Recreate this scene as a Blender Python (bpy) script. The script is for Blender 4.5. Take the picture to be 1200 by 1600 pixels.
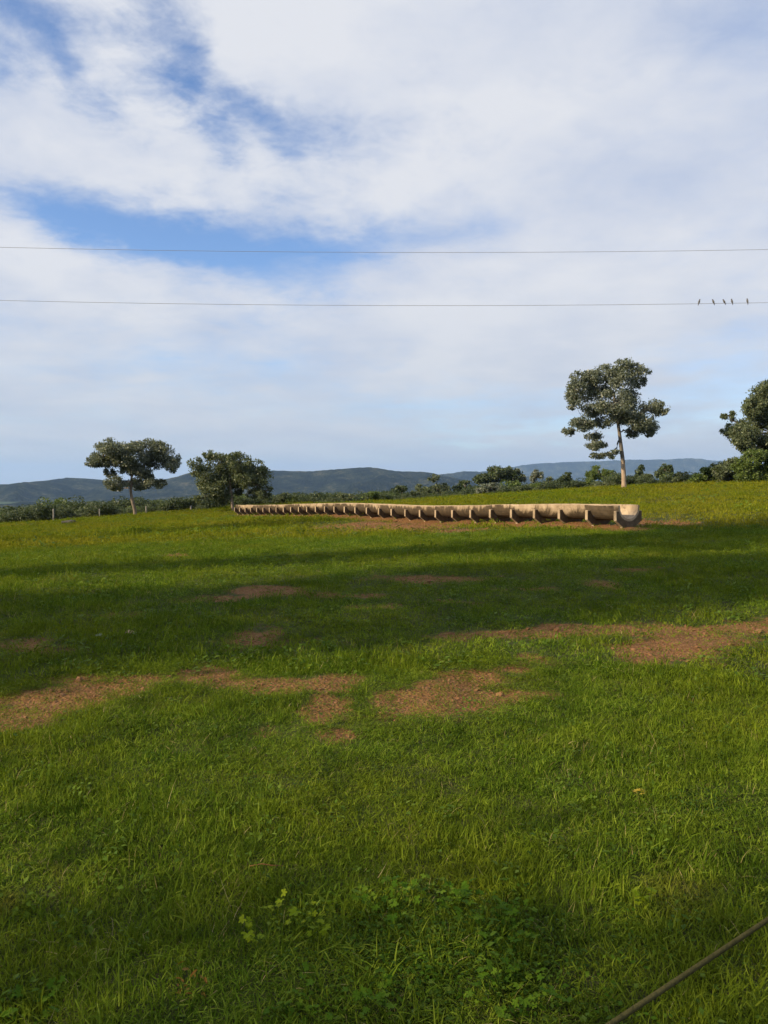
import bpy, bmesh, math, random
import numpy as np
from mathutils import Vector, Matrix

for o in list(bpy.data.objects):
    bpy.data.objects.remove(o, do_unlink=True)
SC = bpy.context.scene
COL = SC.collection
rng = np.random.default_rng(11)
random.seed(11)
R = math.radians

# ------------------------------------------------------------------ camera
F, CX, CY, HOR = 1180.0, 600.0, 800.0, 752.0      # focal length etc. in photo pixels
EYE = 1.7
PITCH = math.atan((CY - HOR) / F)
cam_d = bpy.data.cameras.new('camera')
cam = bpy.data.objects.new('camera', cam_d)
COL.objects.link(cam)
cam.location = (0, 0, EYE)
cam.rotation_euler = (math.pi / 2 - PITCH, 0, 0)
cam_d.sensor_fit = 'VERTICAL'
cam_d.sensor_height = 36.0
cam_d.lens = F / 1600 * 36.0
cam_d.clip_start = 0.05
cam_d.clip_end = 60000
SC.camera = cam
_cp, _sp = math.cos(PITCH), math.sin(PITCH)

def ray(px, py):
    a, b = (px - CX) / F, (CY - py) / F
    return np.array([a, _cp + b * _sp, -_sp + b * _cp])

def at(px, py, Y):
    """world point seen at a photo pixel at forward distance Y (metres)"""
    d = ray(px, py)
    return np.array([0, 0, EYE]) + d * (Y / d[1])

# ------------------------------------------------------------------ world, sun, exposure
SUN_EL = 25.0
SUN_H = np.array([-0.925, -0.38]); SUN_H /= np.linalg.norm(SUN_H)     # horizontal direction towards the sun
SUN_AZ = math.atan2(SUN_H[0], SUN_H[1])                               # clockwise from +Y
SC.view_settings.view_transform = 'Standard'
SC.view_settings.look = 'None'
SC.view_settings.exposure = 0.65
SC.view_settings.gamma = 1.0
SC.view_settings.use_curve_mapping = False

def build_world():
    w = bpy.data.worlds.new('World')
    SC.world = w
    w.use_nodes = True
    nt = w.node_tree
    nt.nodes.clear()
    N, L = nt.nodes.new, nt.links.new
    STR = 0.0637
    out = N('ShaderNodeOutputWorld'); bg = N('ShaderNodeBackground')
    bg.inputs['Strength'].default_value = STR
    L(bg.outputs[0], out.inputs[0])
    sky = N('ShaderNodeTexSky'); sky.sky_type = 'NISHITA'; sky.sun_disc = False
    sky.sun_elevation = R(SUN_EL); sky.sun_rotation = SUN_AZ
    sky.altitude = 300; sky.air_density = 1.0; sky.dust_density = 0.6; sky.ozone_density = 1.6
    tc = N('ShaderNodeTexCoord')
    sep = N('ShaderNodeSeparateXYZ'); L(tc.outputs['Generated'], sep.inputs[0])

    def M(op, a, b=None, c=None, clamp=False):
        n = N('ShaderNodeMath'); n.operation = op; n.use_clamp = clamp
        for i, v in enumerate((a, b, c)):
            if v is None: continue
            if isinstance(v, (int, float)): n.inputs[i].default_value = v
            else: L(v, n.inputs[i])
        return n.outputs[0]
    def noise(vec, scale, detail, rough, dist=0.0):
        n = N('ShaderNodeTexNoise'); n.noise_dimensions = '3D'
        n.inputs['Scale'].default_value = scale; n.inputs['Detail'].default_value = detail
        n.inputs['Roughness'].default_value = rough; n.inputs['Distortion'].default_value = dist
        L(vec, n.inputs['Vector']); return n
    x, y, z = sep.outputs
    zc = M('MAXIMUM', z, 0.0)
    # flat cloud deck: project the direction on a horizontal layer
    den = M('ADD', zc, 0.16)
    cmb = N('ShaderNodeCombineXYZ')
    L(M('DIVIDE', x, den), cmb.inputs[0]); L(M('DIVIDE', y, den), cmb.inputs[1]); cmb.inputs[2].default_value = 3.7
    deck = cmb.outputs[0]
    # azimuth / elevation, warped a little by noise for ragged edges
    az = M('ARCTAN2', x, y)
    el = M('ARCSINE', z)
    wn = noise(deck, 2.2, 6, 0.62)
    wsep = N('ShaderNodeSeparateColor'); L(wn.outputs['Color'], wsep.inputs[0])
    azw = M('ADD', az, M('MULTIPLY', M('SUBTRACT', wsep.outputs[0], 0.5), 0.20))
    elw = M('ADD', el, M('MULTIPLY', M('SUBTRACT', wsep.outputs[1], 0.5), 0.085))

    def blob(px, py, rx, ry, tilt, amp):
        d = ray(px, py); d = d / np.linalg.norm(d)
        a0, e0 = math.atan2(d[0], d[1]), math.asin(d[2])
        t = R(tilt); c, s = math.cos(t), math.sin(t)
        da, de = M('SUBTRACT', azw, a0), M('SUBTRACT', elw, e0)
        p = M('ADD', M('MULTIPLY', da, c), M('MULTIPLY', de, s))
        q = M('SUBTRACT', M('MULTIPLY', de, c), M('MULTIPLY', da, s))
        r2 = M('ADD', M('POWER', M('DIVIDE', p, rx / F), 2), M('POWER', M('DIVIDE', q, ry / F), 2))
        return M('MULTIPLY', M('EXPONENT', M('MULTIPLY', r2, -1.0)), amp)
    # openings in the cloud cover (blue) and denser places (negative)
    gaps = [(310, 378, 190, 38, -8, 0.90), (500, 385, 240, 24, 4, 0.34), (110, 338, 130, 16, -12, 0.36),
            (345, 175, 120, 34, -48, 0.62), (440, 195, 110, 26, -30, 0.50), (130, 110, 130, 26, -40, 0.50), (15, 115, 40, 50, 0, 0.45),
            (545, 200, 90, 34, 0, 0.32), (10, 5, 80, 26, 0, 0.55), (220, 20, 50, 60, 0, 0.28),
            (1180, 570, 150, 70, 0, 0.34), (800, 675, 200, 18, 0, 0.36), (1010, 650, 200, 30, 0, 0.14),
            (380, 585, 260, 40, -6, 0.26), (60, 640, 300, 24, 0, 0.12), (600, 705, 500, 20, 0, 0.14), (1190, 40, 160, 60, 0, 0.25),
            (640, 640, 240, 22, 3, 0.26),
            (60, 420, 150, 46, -15, -0.40), (520, 60, 170, 110, 0, -0.35), (850, 470, 300, 80, 0, -0.25), (100, 240, 260, 50, -8, -0.25), (430, 265, 330, 42, -4, -0.22)]
    tot = None
    for g in gaps:
        b = blob(*g)
        tot = b if tot is None else M('ADD', tot, b)
    n1 = noise(deck, 1.15, 9, 0.60, 0.5).outputs['Fac']
    n2 = noise(deck, 4.2, 8, 0.62, 0.4).outputs['Fac']
    # long low streaks near the horizon
    cm2 = N('ShaderNodeCombineXYZ')
    L(M('MULTIPLY', az, 2.2), cm2.inputs[0]); L(M('MULTIPLY', el, 22.0), cm2.inputs[1]); cm2.inputs[2].default_value = 1.3
    n3 = noise(cm2.outputs[0], 1.0, 6, 0.6, 0.6).outputs['Fac']
    low = M('SUBTRACT', 1.0, M('MULTIPLY', el, 4.5), clamp=True)
    cov = M('ADD', 0.88, M('MULTIPLY', M('SUBTRACT', n1, 0.5), 0.60))
    n5 = noise(deck, 8.5, 7, 0.60, 0.5).outputs['Fac']
    mott = blob(230, 130, 460, 230, 0, 1.0)                # broken clumps on the left, a smooth veil elsewhere
    cov = M('ADD', cov, M('MULTIPLY', M('SUBTRACT', n2, 0.5), M('ADD', 0.42, M('MULTIPLY', mott, 0.85))))
    cov = M('ADD', cov, M('MULTIPLY', M('SUBTRACT', n5, 0.5), M('ADD', 0.22, M('MULTIPLY', mott, 0.75))))
    cov = M('ADD', cov, M('MULTIPLY', M('MULTIPLY', M('SUBTRACT', n3, 0.5), low), 1.1))
    cov = M('ADD', M('SUBTRACT', cov, M('MULTIPLY', tot, 0.95)), M('MULTIPLY', low, 0.16))
    n6 = noise(deck, 21.0, 5, 0.6, 0.6).outputs['Fac']
    cov = M('ADD', cov, M('MULTIPLY', M('SUBTRACT', n6, 0.5), M('ADD', 0.05, M('MULTIPLY', mott, 0.42))))
    mr = N('ShaderNodeMapRange'); mr.interpolation_type = 'SMOOTHSTEP'
    mr.inputs['From Min'].default_value = 0.05; mr.inputs['From Max'].default_value = 1.02
    L(cov, mr.inputs['Value'])
    fac = mr.outputs[0]
    # cloud colour: bright where thick, a lilac grey where thin veils
    n4 = noise(deck, 1.9, 6, 0.55, 0.2).outputs['Fac']
    ramp = N('ShaderNodeValToRGB')
    ramp.color_ramp.elements[0].position = 0.22; ramp.color_ramp.elements[0].color = (0.53, 0.60, 0.76, 1)
    ramp.color_ramp.elements[1].position = 0.66; ramp.color_ramp.elements[1].color = (0.775, 0.795, 0.85, 1)
    L(M('ADD', n4, M('MULTIPLY', M('SUBTRACT', cov, 0.88), 0.35)), ramp.inputs[0])
    hz = N('ShaderNodeMix'); hz.data_type = 'RGBA'       # greyer air low down
    lowf = M('POWER', M('SUBTRACT', 1.0, M('MULTIPLY', M('MAXIMUM', el, 0.0), 3.6), clamp=True), 1.5)
    L(M('MULTIPLY', lowf, 0.75), hz.inputs['Factor']); L(ramp.outputs[0], hz.inputs['A']); hz.inputs['B'].default_value = (0.535, 0.595, 0.67, 1)
    sc = N('ShaderNodeVectorMath'); sc.operation = 'SCALE'; sc.inputs['Scale'].default_value = 10.0
    L(hz.outputs['Result'], sc.inputs[0])
    mix = N('ShaderNodeMix'); mix.data_type = 'RGBA'
    tint = N('ShaderNodeMix'); tint.data_type = 'RGBA'; tint.blend_type = 'MULTIPLY'; tint.inputs['Factor'].default_value = 1.0
    L(sky.outputs[0], tint.inputs['A']); tint.inputs['B'].default_value = (1.4, 1.62, 1.98, 1)
    L(fac, mix.inputs['Factor']); L(tint.outputs['Result'], mix.inputs['A']); L(sc.outputs[0], mix.inputs['B'])
    L(mix.outputs['Result'], bg.inputs['Color'])
build_world()

sun_d = bpy.data.lights.new('sun', 'SUN')
sun = bpy.data.objects.new('sun', sun_d)
COL.objects.link(sun)
sun_d.energy = 5.0
sun_d.angle = R(0.55)
sun_d.color = (1.0, 0.80, 0.52)
_to = Vector((SUN_H[0] * math.cos(R(SUN_EL)), SUN_H[1] * math.cos(R(SUN_EL)), math.sin(R(SUN_EL))))
sun.rotation_euler = _to.to_track_quat('Z', 'Y').to_euler()
sun.location = (-20, -20, 30)

SC.render.engine = 'CYCLES'
cy = SC.cycles
cy.use_denoising = True
cy.max_bounces = 6; cy.diffuse_bounces = 2; cy.glossy_bounces = 2; cy.transmission_bounces = 3
cy.transparent_max_bounces = 4; cy.volume_bounces = 1
cy.use_adaptive_sampling = True; cy.adaptive_threshold = 0.02
cy.caustics_reflective = False; cy.caustics_refractive = False

# ------------------------------------------------------------------ small helpers
def tag(o, label=None, cat=None, group=None, kind=None):
    if label: o['label'] = label
    if cat: o['category'] = cat
    if group: o['group'] = group
    if kind: o['kind'] = kind
    return o

def mesh(name, V, Fc, mat=None, smooth=False):
    me = bpy.data.meshes.new(name)
    V = np.asarray(V, dtype=np.float32)
    if isinstance(Fc, np.ndarray) and Fc.ndim == 2:
        n, k = Fc.shape
        me.vertices.add(len(V)); me.vertices.foreach_set('co', V.ravel())
        me.loops.add(n * k); me.loops.foreach_set('vertex_index', Fc.astype(np.int32).ravel())
        me.polygons.add(n)
        me.polygons.foreach_set('loop_start', np.arange(0, n * k, k, dtype=np.int32))
        me.polygons.foreach_set('loop_total', np.full(n, k, dtype=np.int32))
    else:
        me.from_pydata([tuple(map(float, v)) for v in V], [], [tuple(int(i) for i in f) for f in Fc])
    if mat is not None: me.materials.append(mat)
    me.update(calc_edges=True)
    if smooth: me.polygons.foreach_set('use_smooth', np.ones(len(me.polygons), dtype=bool))
    return me

def obj(name, me, parent=None, loc=None):
    o = bpy.data.objects.new(name, me)
    COL.objects.link(o)
    if parent is not None: o.parent = parent
    if loc is not None: o.location = [float(v) for v in loc]
    return o

def empty(name, loc, rz=0.0):
    o = bpy.data.objects.new(name, None)
    COL.objects.link(o)
    o.location = [float(v) for v in loc]; o.rotation_euler = (0, 0, rz); o.empty_display_size = 0.3
    return o

class MB:
    """collects verts and faces"""
    def __init__(s): s.v, s.f = [], []
    def tube(s, P, rad, n=6, cap=True):
        P = [np.asarray(p, float) for p in P]
        b = len(s.v); k = len(P)
        up = np.array([0.31, 0.17, 0.93])
        for i, p in enumerate(P):
            t = P[min(i + 1, k - 1)] - P[max(i - 1, 0)]; t /= (np.linalg.norm(t) + 1e-9)
            a = np.cross(t, up)
            if np.linalg.norm(a) < 0.1: a = np.cross(t, [1, 0, 0])
            a /= np.linalg.norm(a); c = np.cross(t, a)
            r = rad[i] if hasattr(rad, '__len__') else rad
            for j in range(n):
                th = 2 * math.pi * j / n
                s.v.append(p + r * (math.cos(th) * a + math.sin(th) * c))
        for i in range(k - 1):
            for j in range(n):
                j2 = (j + 1) % n
                s.f.append((b + i * n + j, b + i * n + j2, b + (i + 1) * n + j2, b + (i + 1) * n + j))
        if cap:
            s.f.append(tuple(b + j for j in range(n))[::-1]); s.f.append(tuple(b + (k - 1) * n + j for j in range(n)))
        return s
    def mesh(s, name, mat, smooth=True): return mesh(name, np.array(s.v), s.f, mat, smooth)

def vnoise(x, y, seed=0):
    xi, yi = np.floor(x).astype(np.int64), np.floor(y).astype(np.int64)
    xf, yf = x - xi, y - yi
    def h(a, b):
        n = (a * 374761393 + b * 668265263 + seed * 1274126177) & 0x7fffffff
        n = ((n ^ (n >> 13)) * 1274126177) & 0x7fffffff
        return ((n ^ (n >> 16)) & 0xffff) / 65535.0
    u, v = xf * xf * (3 - 2 * xf), yf * yf * (3 - 2 * yf)
    return (h(xi, yi) * (1 - u) + h(xi + 1, yi) * u) * (1 - v) + (h(xi, yi + 1) * (1 - u) + h(xi + 1, yi + 1) * u) * v
def fbm(x, y, oct=4, seed=0):
    x, y = np.asarray(x, float), np.asarray(y, float)
    s, a, t = 0, 0.5, 0
    for i in range(oct):
        s = s + a * vnoise(x, y, seed + i * 7); t += a; a *= 0.5; x = x * 2.03 + 11.3; y = y * 2.03 + 5.1
    return s / t
def sstep(a, b, x):
    t = np.clip((np.asarray(x, float) - a) / (b - a), 0, 1); return t * t * (3 - 2 * t)

# ------------------------------------------------------------------ materials
def mat(name):
    m = bpy.data.materials.new(name); m.use_nodes = True
    nt = m.node_tree; nt.nodes.clear()
    return m, nt, nt.nodes.new, nt.links.new
def out_surface(nt, sock):
    o = nt.nodes.new('ShaderNodeOutputMaterial'); nt.links.new(sock, o.inputs[0]); return o
def ramp_node(nt, src, stops):
    r = nt.nodes.new('ShaderNodeValToRGB'); e = r.color_ramp.elements
    while len(e) < len(stops): e.new(0.5)
    for i, (p, c) in enumerate(stops): e[i].position = p; e[i].color = (*c, 1)
    nt.links.new(src, r.inputs[0]); return r.outputs[0]
def noise_node(nt, scale, detail=4, rough=0.55, coord=None, dist=0.0):
    n = nt.nodes.new('ShaderNodeTexNoise'); n.inputs['Scale'].default_value = scale; n.inputs['Detail'].default_value = detail
    n.inputs['Roughness'].default_value = rough; n.inputs['Distortion'].default_value = dist
    if coord is None:
        g = nt.nodes.new('ShaderNodeNewGeometry'); coord = g.outputs['Position']
    nt.links.new(coord, n.inputs['Vector']); return n.outputs['Fac']
def math_node(nt, op, a, b=None, clamp=False):
    n = nt.nodes.new('ShaderNodeMath'); n.operation = op; n.use_clamp = clamp
    for i, v in enumerate((a, b)):
        if v is None: continue
        if isinstance(v, (int, float)): n.inputs[i].default_value = v
        else: nt.links.new(v, n.inputs[i])
    return n.outputs[0]
def mixc(nt, fac, a, b, blend='MIX'):
    n = nt.nodes.new('ShaderNodeMix'); n.data_type = 'RGBA'; n.blend_type = blend
    for k, v in (('Factor', fac), ('A', a), ('B', b)):
        if isinstance(v, (int, float)): n.inputs[k].default_value = v
        elif isinstance(v, tuple): n.inputs[k].default_value = (*v, 1)
        else: nt.links.new(v, n.inputs[k])
    return n.outputs['Result']

def leaf_mat(name, dark, mid, light, trans=0.3, patch=None, patch_scale=0.35, rough=0.5, spec=0.35, patch2=None):
    """leaf or blade: colour varies by island and by place; part of the light passes through"""
    m, nt, N, L = mat(name)
    g = N('ShaderNodeNewGeometry'); oi = N('ShaderNodeObjectInfo')
    r = math_node(nt, 'FRACT', math_node(nt, 'ADD', g.outputs['Random Per Island'], oi.outputs['Random']))
    c = ramp_node(nt, r, [(0.0, dark), (0.55, mid), (1.0, light)])
    if patch:
        n1 = noise_node(nt, patch_scale, 5, 0.6, g.outputs['Position'])
        c = mixc(nt, math_node(nt, 'MULTIPLY', ramp_node(nt, n1, [(0.40, (0, 0, 0)), (0.66, (1, 1, 1))]), 0.75), c, patch)
    if patch2:
        n2 = noise_node(nt, 2.6, 5, 0.65, g.outputs['Position'])
        c = mixc(nt, math_node(nt, 'MULTIPLY', ramp_node(nt, n2, [(0.36, (1, 1, 1)), (0.56, (0, 0, 0))]), 0.6), c, patch2)
        n3 = noise_node(nt, 1.1, 5, 0.7, g.outputs['Position'], 0.5)
        c = mixc(nt, math_node(nt, 'MULTIPLY', ramp_node(nt, n3, [(0.60, (0, 0, 0)), (0.72, (1, 1, 1))]), 0.55), c, (0.20, 0.165, 0.035))
    p = N('ShaderNodeBsdfPrincipled'); L(c, p.inputs['Base Color'])
    p.inputs['Roughness'].default_value = rough; p.inputs['Specular IOR Level'].default_value = spec
    t = N('ShaderNodeBsdfTranslucent')
    L(mixc(nt, 1.0, c, (1.15, 1.1, 0.5), 'MULTIPLY'), t.inputs[0])
    mx = N('ShaderNodeMixShader'); mx.inputs[0].default_value = trans
    L(p.outputs[0], mx.inputs[1]); L(t.outputs[0], mx.inputs[2])
    out_surface(nt, mx.outputs[0]); return m

def plain_mat(name, stops, scale, rough=0.85, bump=0.0, detail=5, spec=0.3, stretch=None):
    m, nt, N, L = mat(name)
    tc = N('ShaderNodeTexCoord'); co = tc.outputs['Object']
    if stretch:
        mp = N('ShaderNodeMapping'); mp.inputs['Scale'].default_value = stretch; L(co, mp.inputs[0]); co = mp.outputs[0]
    f = noise_node(nt, scale, detail, 0.62, co)
    c = ramp_node(nt, f, stops)
    p = N('ShaderNodeBsdfPrincipled'); L(c, p.inputs['Base Color']); p.inputs['Roughness'].default_value = rough
    p.inputs['Specular IOR Level'].default_value = spec
    if bump:
        b = N('ShaderNodeBump'); b.inputs['Strength'].default_value = bump; b.inputs['Distance'].default_value = 0.02
        L(noise_node(nt, scale * 3, 6, 0.65, co), b.inputs['Height']); L(b.outputs[0], p.inputs['Normal'])
    out_surface(nt, p.outputs[0]); return m

# ------------------------------------------------------------------ terrain shape
TR0 = at(983, 830, 20.1)[:2]; TR1 = at(377, 806, 49.5)[:2]          # feed trough ends (ground plan)
def _ctrl():
    C = []
    def g(px, py, Y): C.append(at(px, py, Y))
    for X, Y in [(0, 0), (-4, 1), (4, 1), (0, 3), (-8, -6), (8, -6), (0, -12), (-20, -2), (20, -2), (-2, 5), (2, 5)]: C.append(np.array([X, Y, 0.0]))
    C.append(np.array([-6, 12, 0.12])); C.append(np.array([0, 12, 0.18])); C.append(np.array([6, 12, 0.25]))
    g(962, 829, 20.0); g(700, 817, 29.0); g(540, 809, 34.6); g(450, 807, 42.0); g(368, 806, 49.3)
    g(0, 818, 62); g(-200, 822, 60); g(100, 813, 62); g(205, 806, 60); g(300, 799, 62); g(430, 789, 64); g(540, 787, 63); g(640, 783, 62); g(720, 778, 62)
    g(800, 771, 62); g(900, 766, 60); g(975, 762, 52); g(1000, 761, 58); g(1100, 756, 56); g(1200, 751, 54); g(1400, 745, 54)
    g(-200, 850, 35); g(1400, 800, 25); g(1100, 800, 25)
    return np.array(C)
_C = _ctrl()
def _tk(r2): return 0.5 * r2 * np.log(r2 + 1e-9)
def _fit():
    n = len(_C); P = _C[:, :2]
    d2 = ((P[:, None] - P[None]) ** 2).sum(-1)
    A = np.zeros((n + 3, n + 3)); A[:n, :n] = _tk(d2) + np.eye(n) * 6.0
    A[:n, n] = 1; A[:n, n + 1:] = P; A[n, :n] = 1; A[n + 1:, :n] = P.T
    b = np.zeros(n + 3); b[:n] = _C[:, 2]
    return np.linalg.solve(A, b)
_W = _fit()
TAX = (TR1 - TR0); TLEN = float(np.linalg.norm(TAX)); TAX = TAX / TLEN     # trough axis
TNR = np.array([-TAX[1], TAX[0]])                                            # towards its left (sunny) side
if TNR[0] > 0: TNR = -TNR
def trough_uv(X, Y):
    dx, dy = X - TR0[0], Y - TR0[1]
    return dx * TAX[0] + dy * TAX[1], dx * TNR[0] + dy * TNR[1]
def ground_z(X, Y, fine=True):
    X, Y = np.asarray(X, float), np.asarray(Y, float)
    sh = X.shape; x, y = X.ravel(), Y.ravel()
    r = np.hypot(x, y); k = np.minimum(1.0, 70.0 / np.maximum(r, 1e-6))
    xc, yc = x * k, np.maximum(y * k, -15)
    n = len(_C); z = np.zeros(len(x))
    for i in range(n): z += _W[i] * _tk((xc - _C[i, 0]) ** 2 + (yc - _C[i, 1]) ** 2)
    z += _W[n] + _W[n + 1] * xc + _W[n + 2] * yc
    s = np.clip(np.log(np.maximum(r, 62) / 62) / math.log(1700 / 62), 0, 1)
    z -= 62 * s ** 1.9
    z += sstep(75, 400, r) * (fbm(x / 90, y / 90, 3, 5) - 0.5) * 5
    if fine:
        near = 1 - sstep(45, 80, r)
        z += near * ((fbm(x * 0.55, y * 0.55, 3, 3) - 0.5) * 0.10 + (fbm(x * 2.3, y * 2.3, 3, 9) - 0.5) * 0.05)
        u, v = trough_uv(x, y)
        on = sstep(-0.6, 0.2, u) * (1 - sstep(TLEN - .2, TLEN + .6, u))
        bay = TLEN / 30
        z += on * np.exp(-(v / 0.42) ** 2) * (0.05 + 0.10 * fbm(u / bay * 0.9, v * 0.5, 2, 4))
    return z.reshape(sh)
def gz(x, y): return float(ground_z(np.array([x]), np.array([y]))[0])
def on_ground(px, py):
    d = ray(px, py); lo, hi = 0.5, 400.0
    t = EYE / max(-d[2], 1e-3) if d[2] < 0 else 60
    ts = np.geomspace(0.8, 200, 900)
    P = np.array([0, 0, EYE]) + ts[:, None] * d
    below = P[:, 2] < ground_z(P[:, 0], P[:, 1], False)
    i = int(np.argmax(below)) if below.any() else len(ts) - 1
    p = P[i]; return np.array([p[0], p[1], gz(p[0], p[1])])

# bare earth: ellipses on the ground (centre, half width in X, half depth in Y)
PATCH = []
def dirt(px, py, wpx, hpx, amp=1.0):
    p = on_ground(px, py); q1 = on_ground(px, py - hpx); q2 = on_ground(px, py + hpx)
    PATCH.append((p[0], p[1], wpx / F * p[1], abs(q1[1] - q2[1]) / 2, amp))
for a in [(-30, 1128, 60, 16), (30, 1112, 60, 14), (95, 1094, 60, 13), (160, 1080, 60, 11), (220, 1070, 45, 9, .8), (120, 1066, 50, 6, .6),
          (322, 1058, 34, 13), (400, 1076, 50, 11), (455, 1078, 55, 13), (520, 1070, 48, 14), (510, 1104, 48, 16), (545, 1062, 40, 6, .8), (525, 1150, 20, 9, .8), (412, 1147, 18, 7, .6),
          (650, 1097, 58, 19), (700, 1082, 62, 19), (735, 1066, 34, 10), (790, 1090, 56, 9), (750, 1092, 40, 10),
          (720, 993, 40, 4, .7), (790, 994, 60, 5, 1.1), (850, 992, 60, 7, 1.25), (920, 989, 60, 9, 1.25), (990, 987, 60, 9, 1.25), (1060, 987, 70, 12, 1.2), (1090, 1000, 70, 16), (1025, 1020, 60, 15), (1000, 1032, 36, 12), (1160, 981, 70, 9), (1240, 976, 70, 9),
          (845, 1038, 30, 8, .8), (800, 1050, 24, 5, .6),
          (410, 924, 46, 6), (430, 930, 40, 4), (330, 938, 56, 6, .75), (520, 931, 50, 4, .75), (580, 950, 40, 5, .6),
          (392, 1000, 54, 11), (340, 1003, 30, 5, .7), (285, 869, 24, 2.5), (940, 912, 22, 4), (810, 920, 34, 3, .7), (680, 906, 110, 5, .6), (700, 940, 60, 4, .5),
          (25, 1015, 70, 9, .7), (160, 960, 60, 5, .4), (650, 824, 50, 5), (600, 826, 60, 4, .8), (700, 831, 40, 4, .9), (560, 822, 60, 4, .9), (1030, 818, 34, 5), (1000, 890, 30, 3, .5),
          (60, 848, 30, 2, .6), (1140, 1262, 22, 8, .45), (520, 1330, 30, 8, .35), (60, 1385, 30, 9, .35), (1060, 1190, 24, 6, .3), (980, 1380, 30, 8, .3), (320, 1410, 24, 8, .25)]:
    dirt(*a)
def dirt_mask(X, Y):
    X, Y = np.asarray(X, float), np.asarray(Y, float)
    wx = (fbm(X * 1.3, Y * 1.3, 4, 21) - 0.5) * 0.9; wy = (fbm(X * 1.3, Y * 1.3, 4, 33) - 0.5) * 0.9
    m = np.zeros(X.shape)
    for (cx, cy_, a, b, amp) in PATCH:
        q = ((X + wx * min(1, a) - cx) / a) ** 2 + ((Y + wy * min(1, b) - cy_) / b) ** 2
        m = np.maximum(m, amp * np.exp(-q * 0.55))
    u, v = trough_uv(X, Y)
    t = sstep(-0.9, 0.0, u) * (1 - sstep(TLEN - .6, TLEN + .3, u)) * np.exp(-((v - 0.10) / 0.72) ** 2) * 1.0
    m = np.maximum(m, t)
    m = m + ((fbm(X * 1.7, Y * 1.7, 4, 41) - 0.5) * 0.95 + (fbm(X * 6, Y * 6, 3, 47) - 0.5) * 0.75) * sstep(.02, .2, m)
    return np.clip(m, 0, 1)

# ------------------------------------------------------------------ ground sheet
def ground_material():
    m, nt, N, L = mat('pasture_soil')
    g = N('ShaderNodeNewGeometry'); P = g.outputs['Position']
    at_ = N('ShaderNodeAttribute'); at_.attribute_name = 'dirt'
    far = N('ShaderNodeAttribute'); far.attribute_name = 'far'
    fine = noise_node(nt, 22, 6, 0.7, P); mid = noise_node(nt, 2.4, 5, 0.6, P); big = noise_node(nt, 0.22, 4, 0.55, P)
    vor = N('ShaderNodeTexVoronoi'); vor.inputs['Scale'].default_value = 38; L(P, vor.inputs['Vector'])
    soil = ramp_node(nt, fine, [(0.28, (0.085, 0.041, 0.015)), (0.5, (0.170, 0.081, 0.030)), (0.75, (0.27, 0.138, 0.058))])
    soil = mixc(nt, 0.5, soil, ramp_node(nt, vor.outputs['Color'], [(0.0, (0.095, 0.045, 0.017)), (0.6, (0.185, 0.094, 0.038)), (1.0, (0.32, 0.19, 0.092))]))
    thatch = ramp_node(nt, mid, [(0.3, (0.022, 0.034, 0.008)), (0.55, (0.040, 0.056, 0.012)), (0.8, (0.075, 0.070, 0.024))])
    thatch = mixc(nt, ramp_node(nt, fine, [(0.4, (0, 0, 0)), (0.75, (.5, .5, .5))]), thatch, (0.12, 0.10, 0.045))
    wood = ramp_node(nt, noise_node(nt, 0.05, 7, 0.7, P), [(0.3, (0.022, 0.040, 0.014)), (0.55, (0.040, 0.066, 0.020)), (0.8, (0.070, 0.090, 0.030))])
    c = mixc(nt, ramp_node(nt, at_.outputs['Fac'], [(0.28, (0, 0, 0)), (0.6, (1, 1, 1))]), thatch, soil)
    c = mixc(nt, far.outputs['Fac'], c, wood)
    p = N('ShaderNodeBsdfPrincipled'); L(c, p.inputs['Base Color']); p.inputs['Roughness'].default_value = 0.95; p.inputs['Specular IOR Level'].default_value = 0.15
    b = N('ShaderNodeBump'); b.inputs['Strength'].default_value = 0.8; b.inputs['Distance'].default_value = 0.02
    L(math_node(nt, 'ADD', fine, vor.outputs['Distance']), b.inputs['Height']); L(b.outputs[0], p.inputs['Normal'])
    out_surface(nt, p.outputs[0]); return m

def build_ground():
    a_f = np.radians(np.linspace(-40, 40, 321)); a_b = np.radians(np.linspace(40, 320, 94))[1:-1]
    ang = np.concatenate([a_f, a_b]); na = len(ang)
    rr = np.concatenate([np.geomspace(0.7, 70, 560), np.geomspace(70, 14000, 130)[1:]]); nr = len(rr)
    X = rr[:, None] * np.sin(ang)[None]; Y = rr[:, None] * np.cos(ang)[None]
    Z = ground_z(X, Y)
    V = np.stack([X, Y, Z], -1).reshape(-1, 3)
    i, j = np.meshgrid(np.arange(nr - 1), np.arange(na), indexing='ij'); j2 = (j + 1) % na
    Q = np.stack([i * na + j, (i + 1) * na + j, (i + 1) * na + j2, i * na + j2], -1).reshape(-1, 4)[:, ::-1]
    # middle disc: fan as quads around a centre vertex
    c = len(V); V = np.vstack([V, [0, 0, gz(0, 0)]])
    fan = np.array([[c, k, (k + 1) % na, (k + 2) % na] for k in range(0, na - 1, 2)] + ([[c, na - 1, 0, 0]] if 0 else []))
    me = mesh('pasture', V, np.vstack([Q, fan[:, ::-1]]), ground_material(), True)
    d = np.zeros(len(V)); msk = (np.hypot(V[:, 0], V[:, 1]) < 75)
    d[msk] = dirt_mask(V[msk, 0], V[msk, 1])
    at_ = me.attributes.new('dirt', 'FLOAT', 'POINT'); at_.data.foreach_set('value', d.astype(np.float32))
    fa = sstep(66, 95, np.hypot(V[:, 0], V[:, 1]) + (fbm(V[:, 0] / 9, V[:, 1] / 9, 3, 8) - .5) * 20)
    at_ = me.attributes.new('far', 'FLOAT', 'POINT'); at_.data.foreach_set('value', fa.astype(np.float32))
    return tag(obj('pasture', me), 'wide green pasture ground with bare reddish earth patches', kind='structure')
build_ground()

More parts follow.
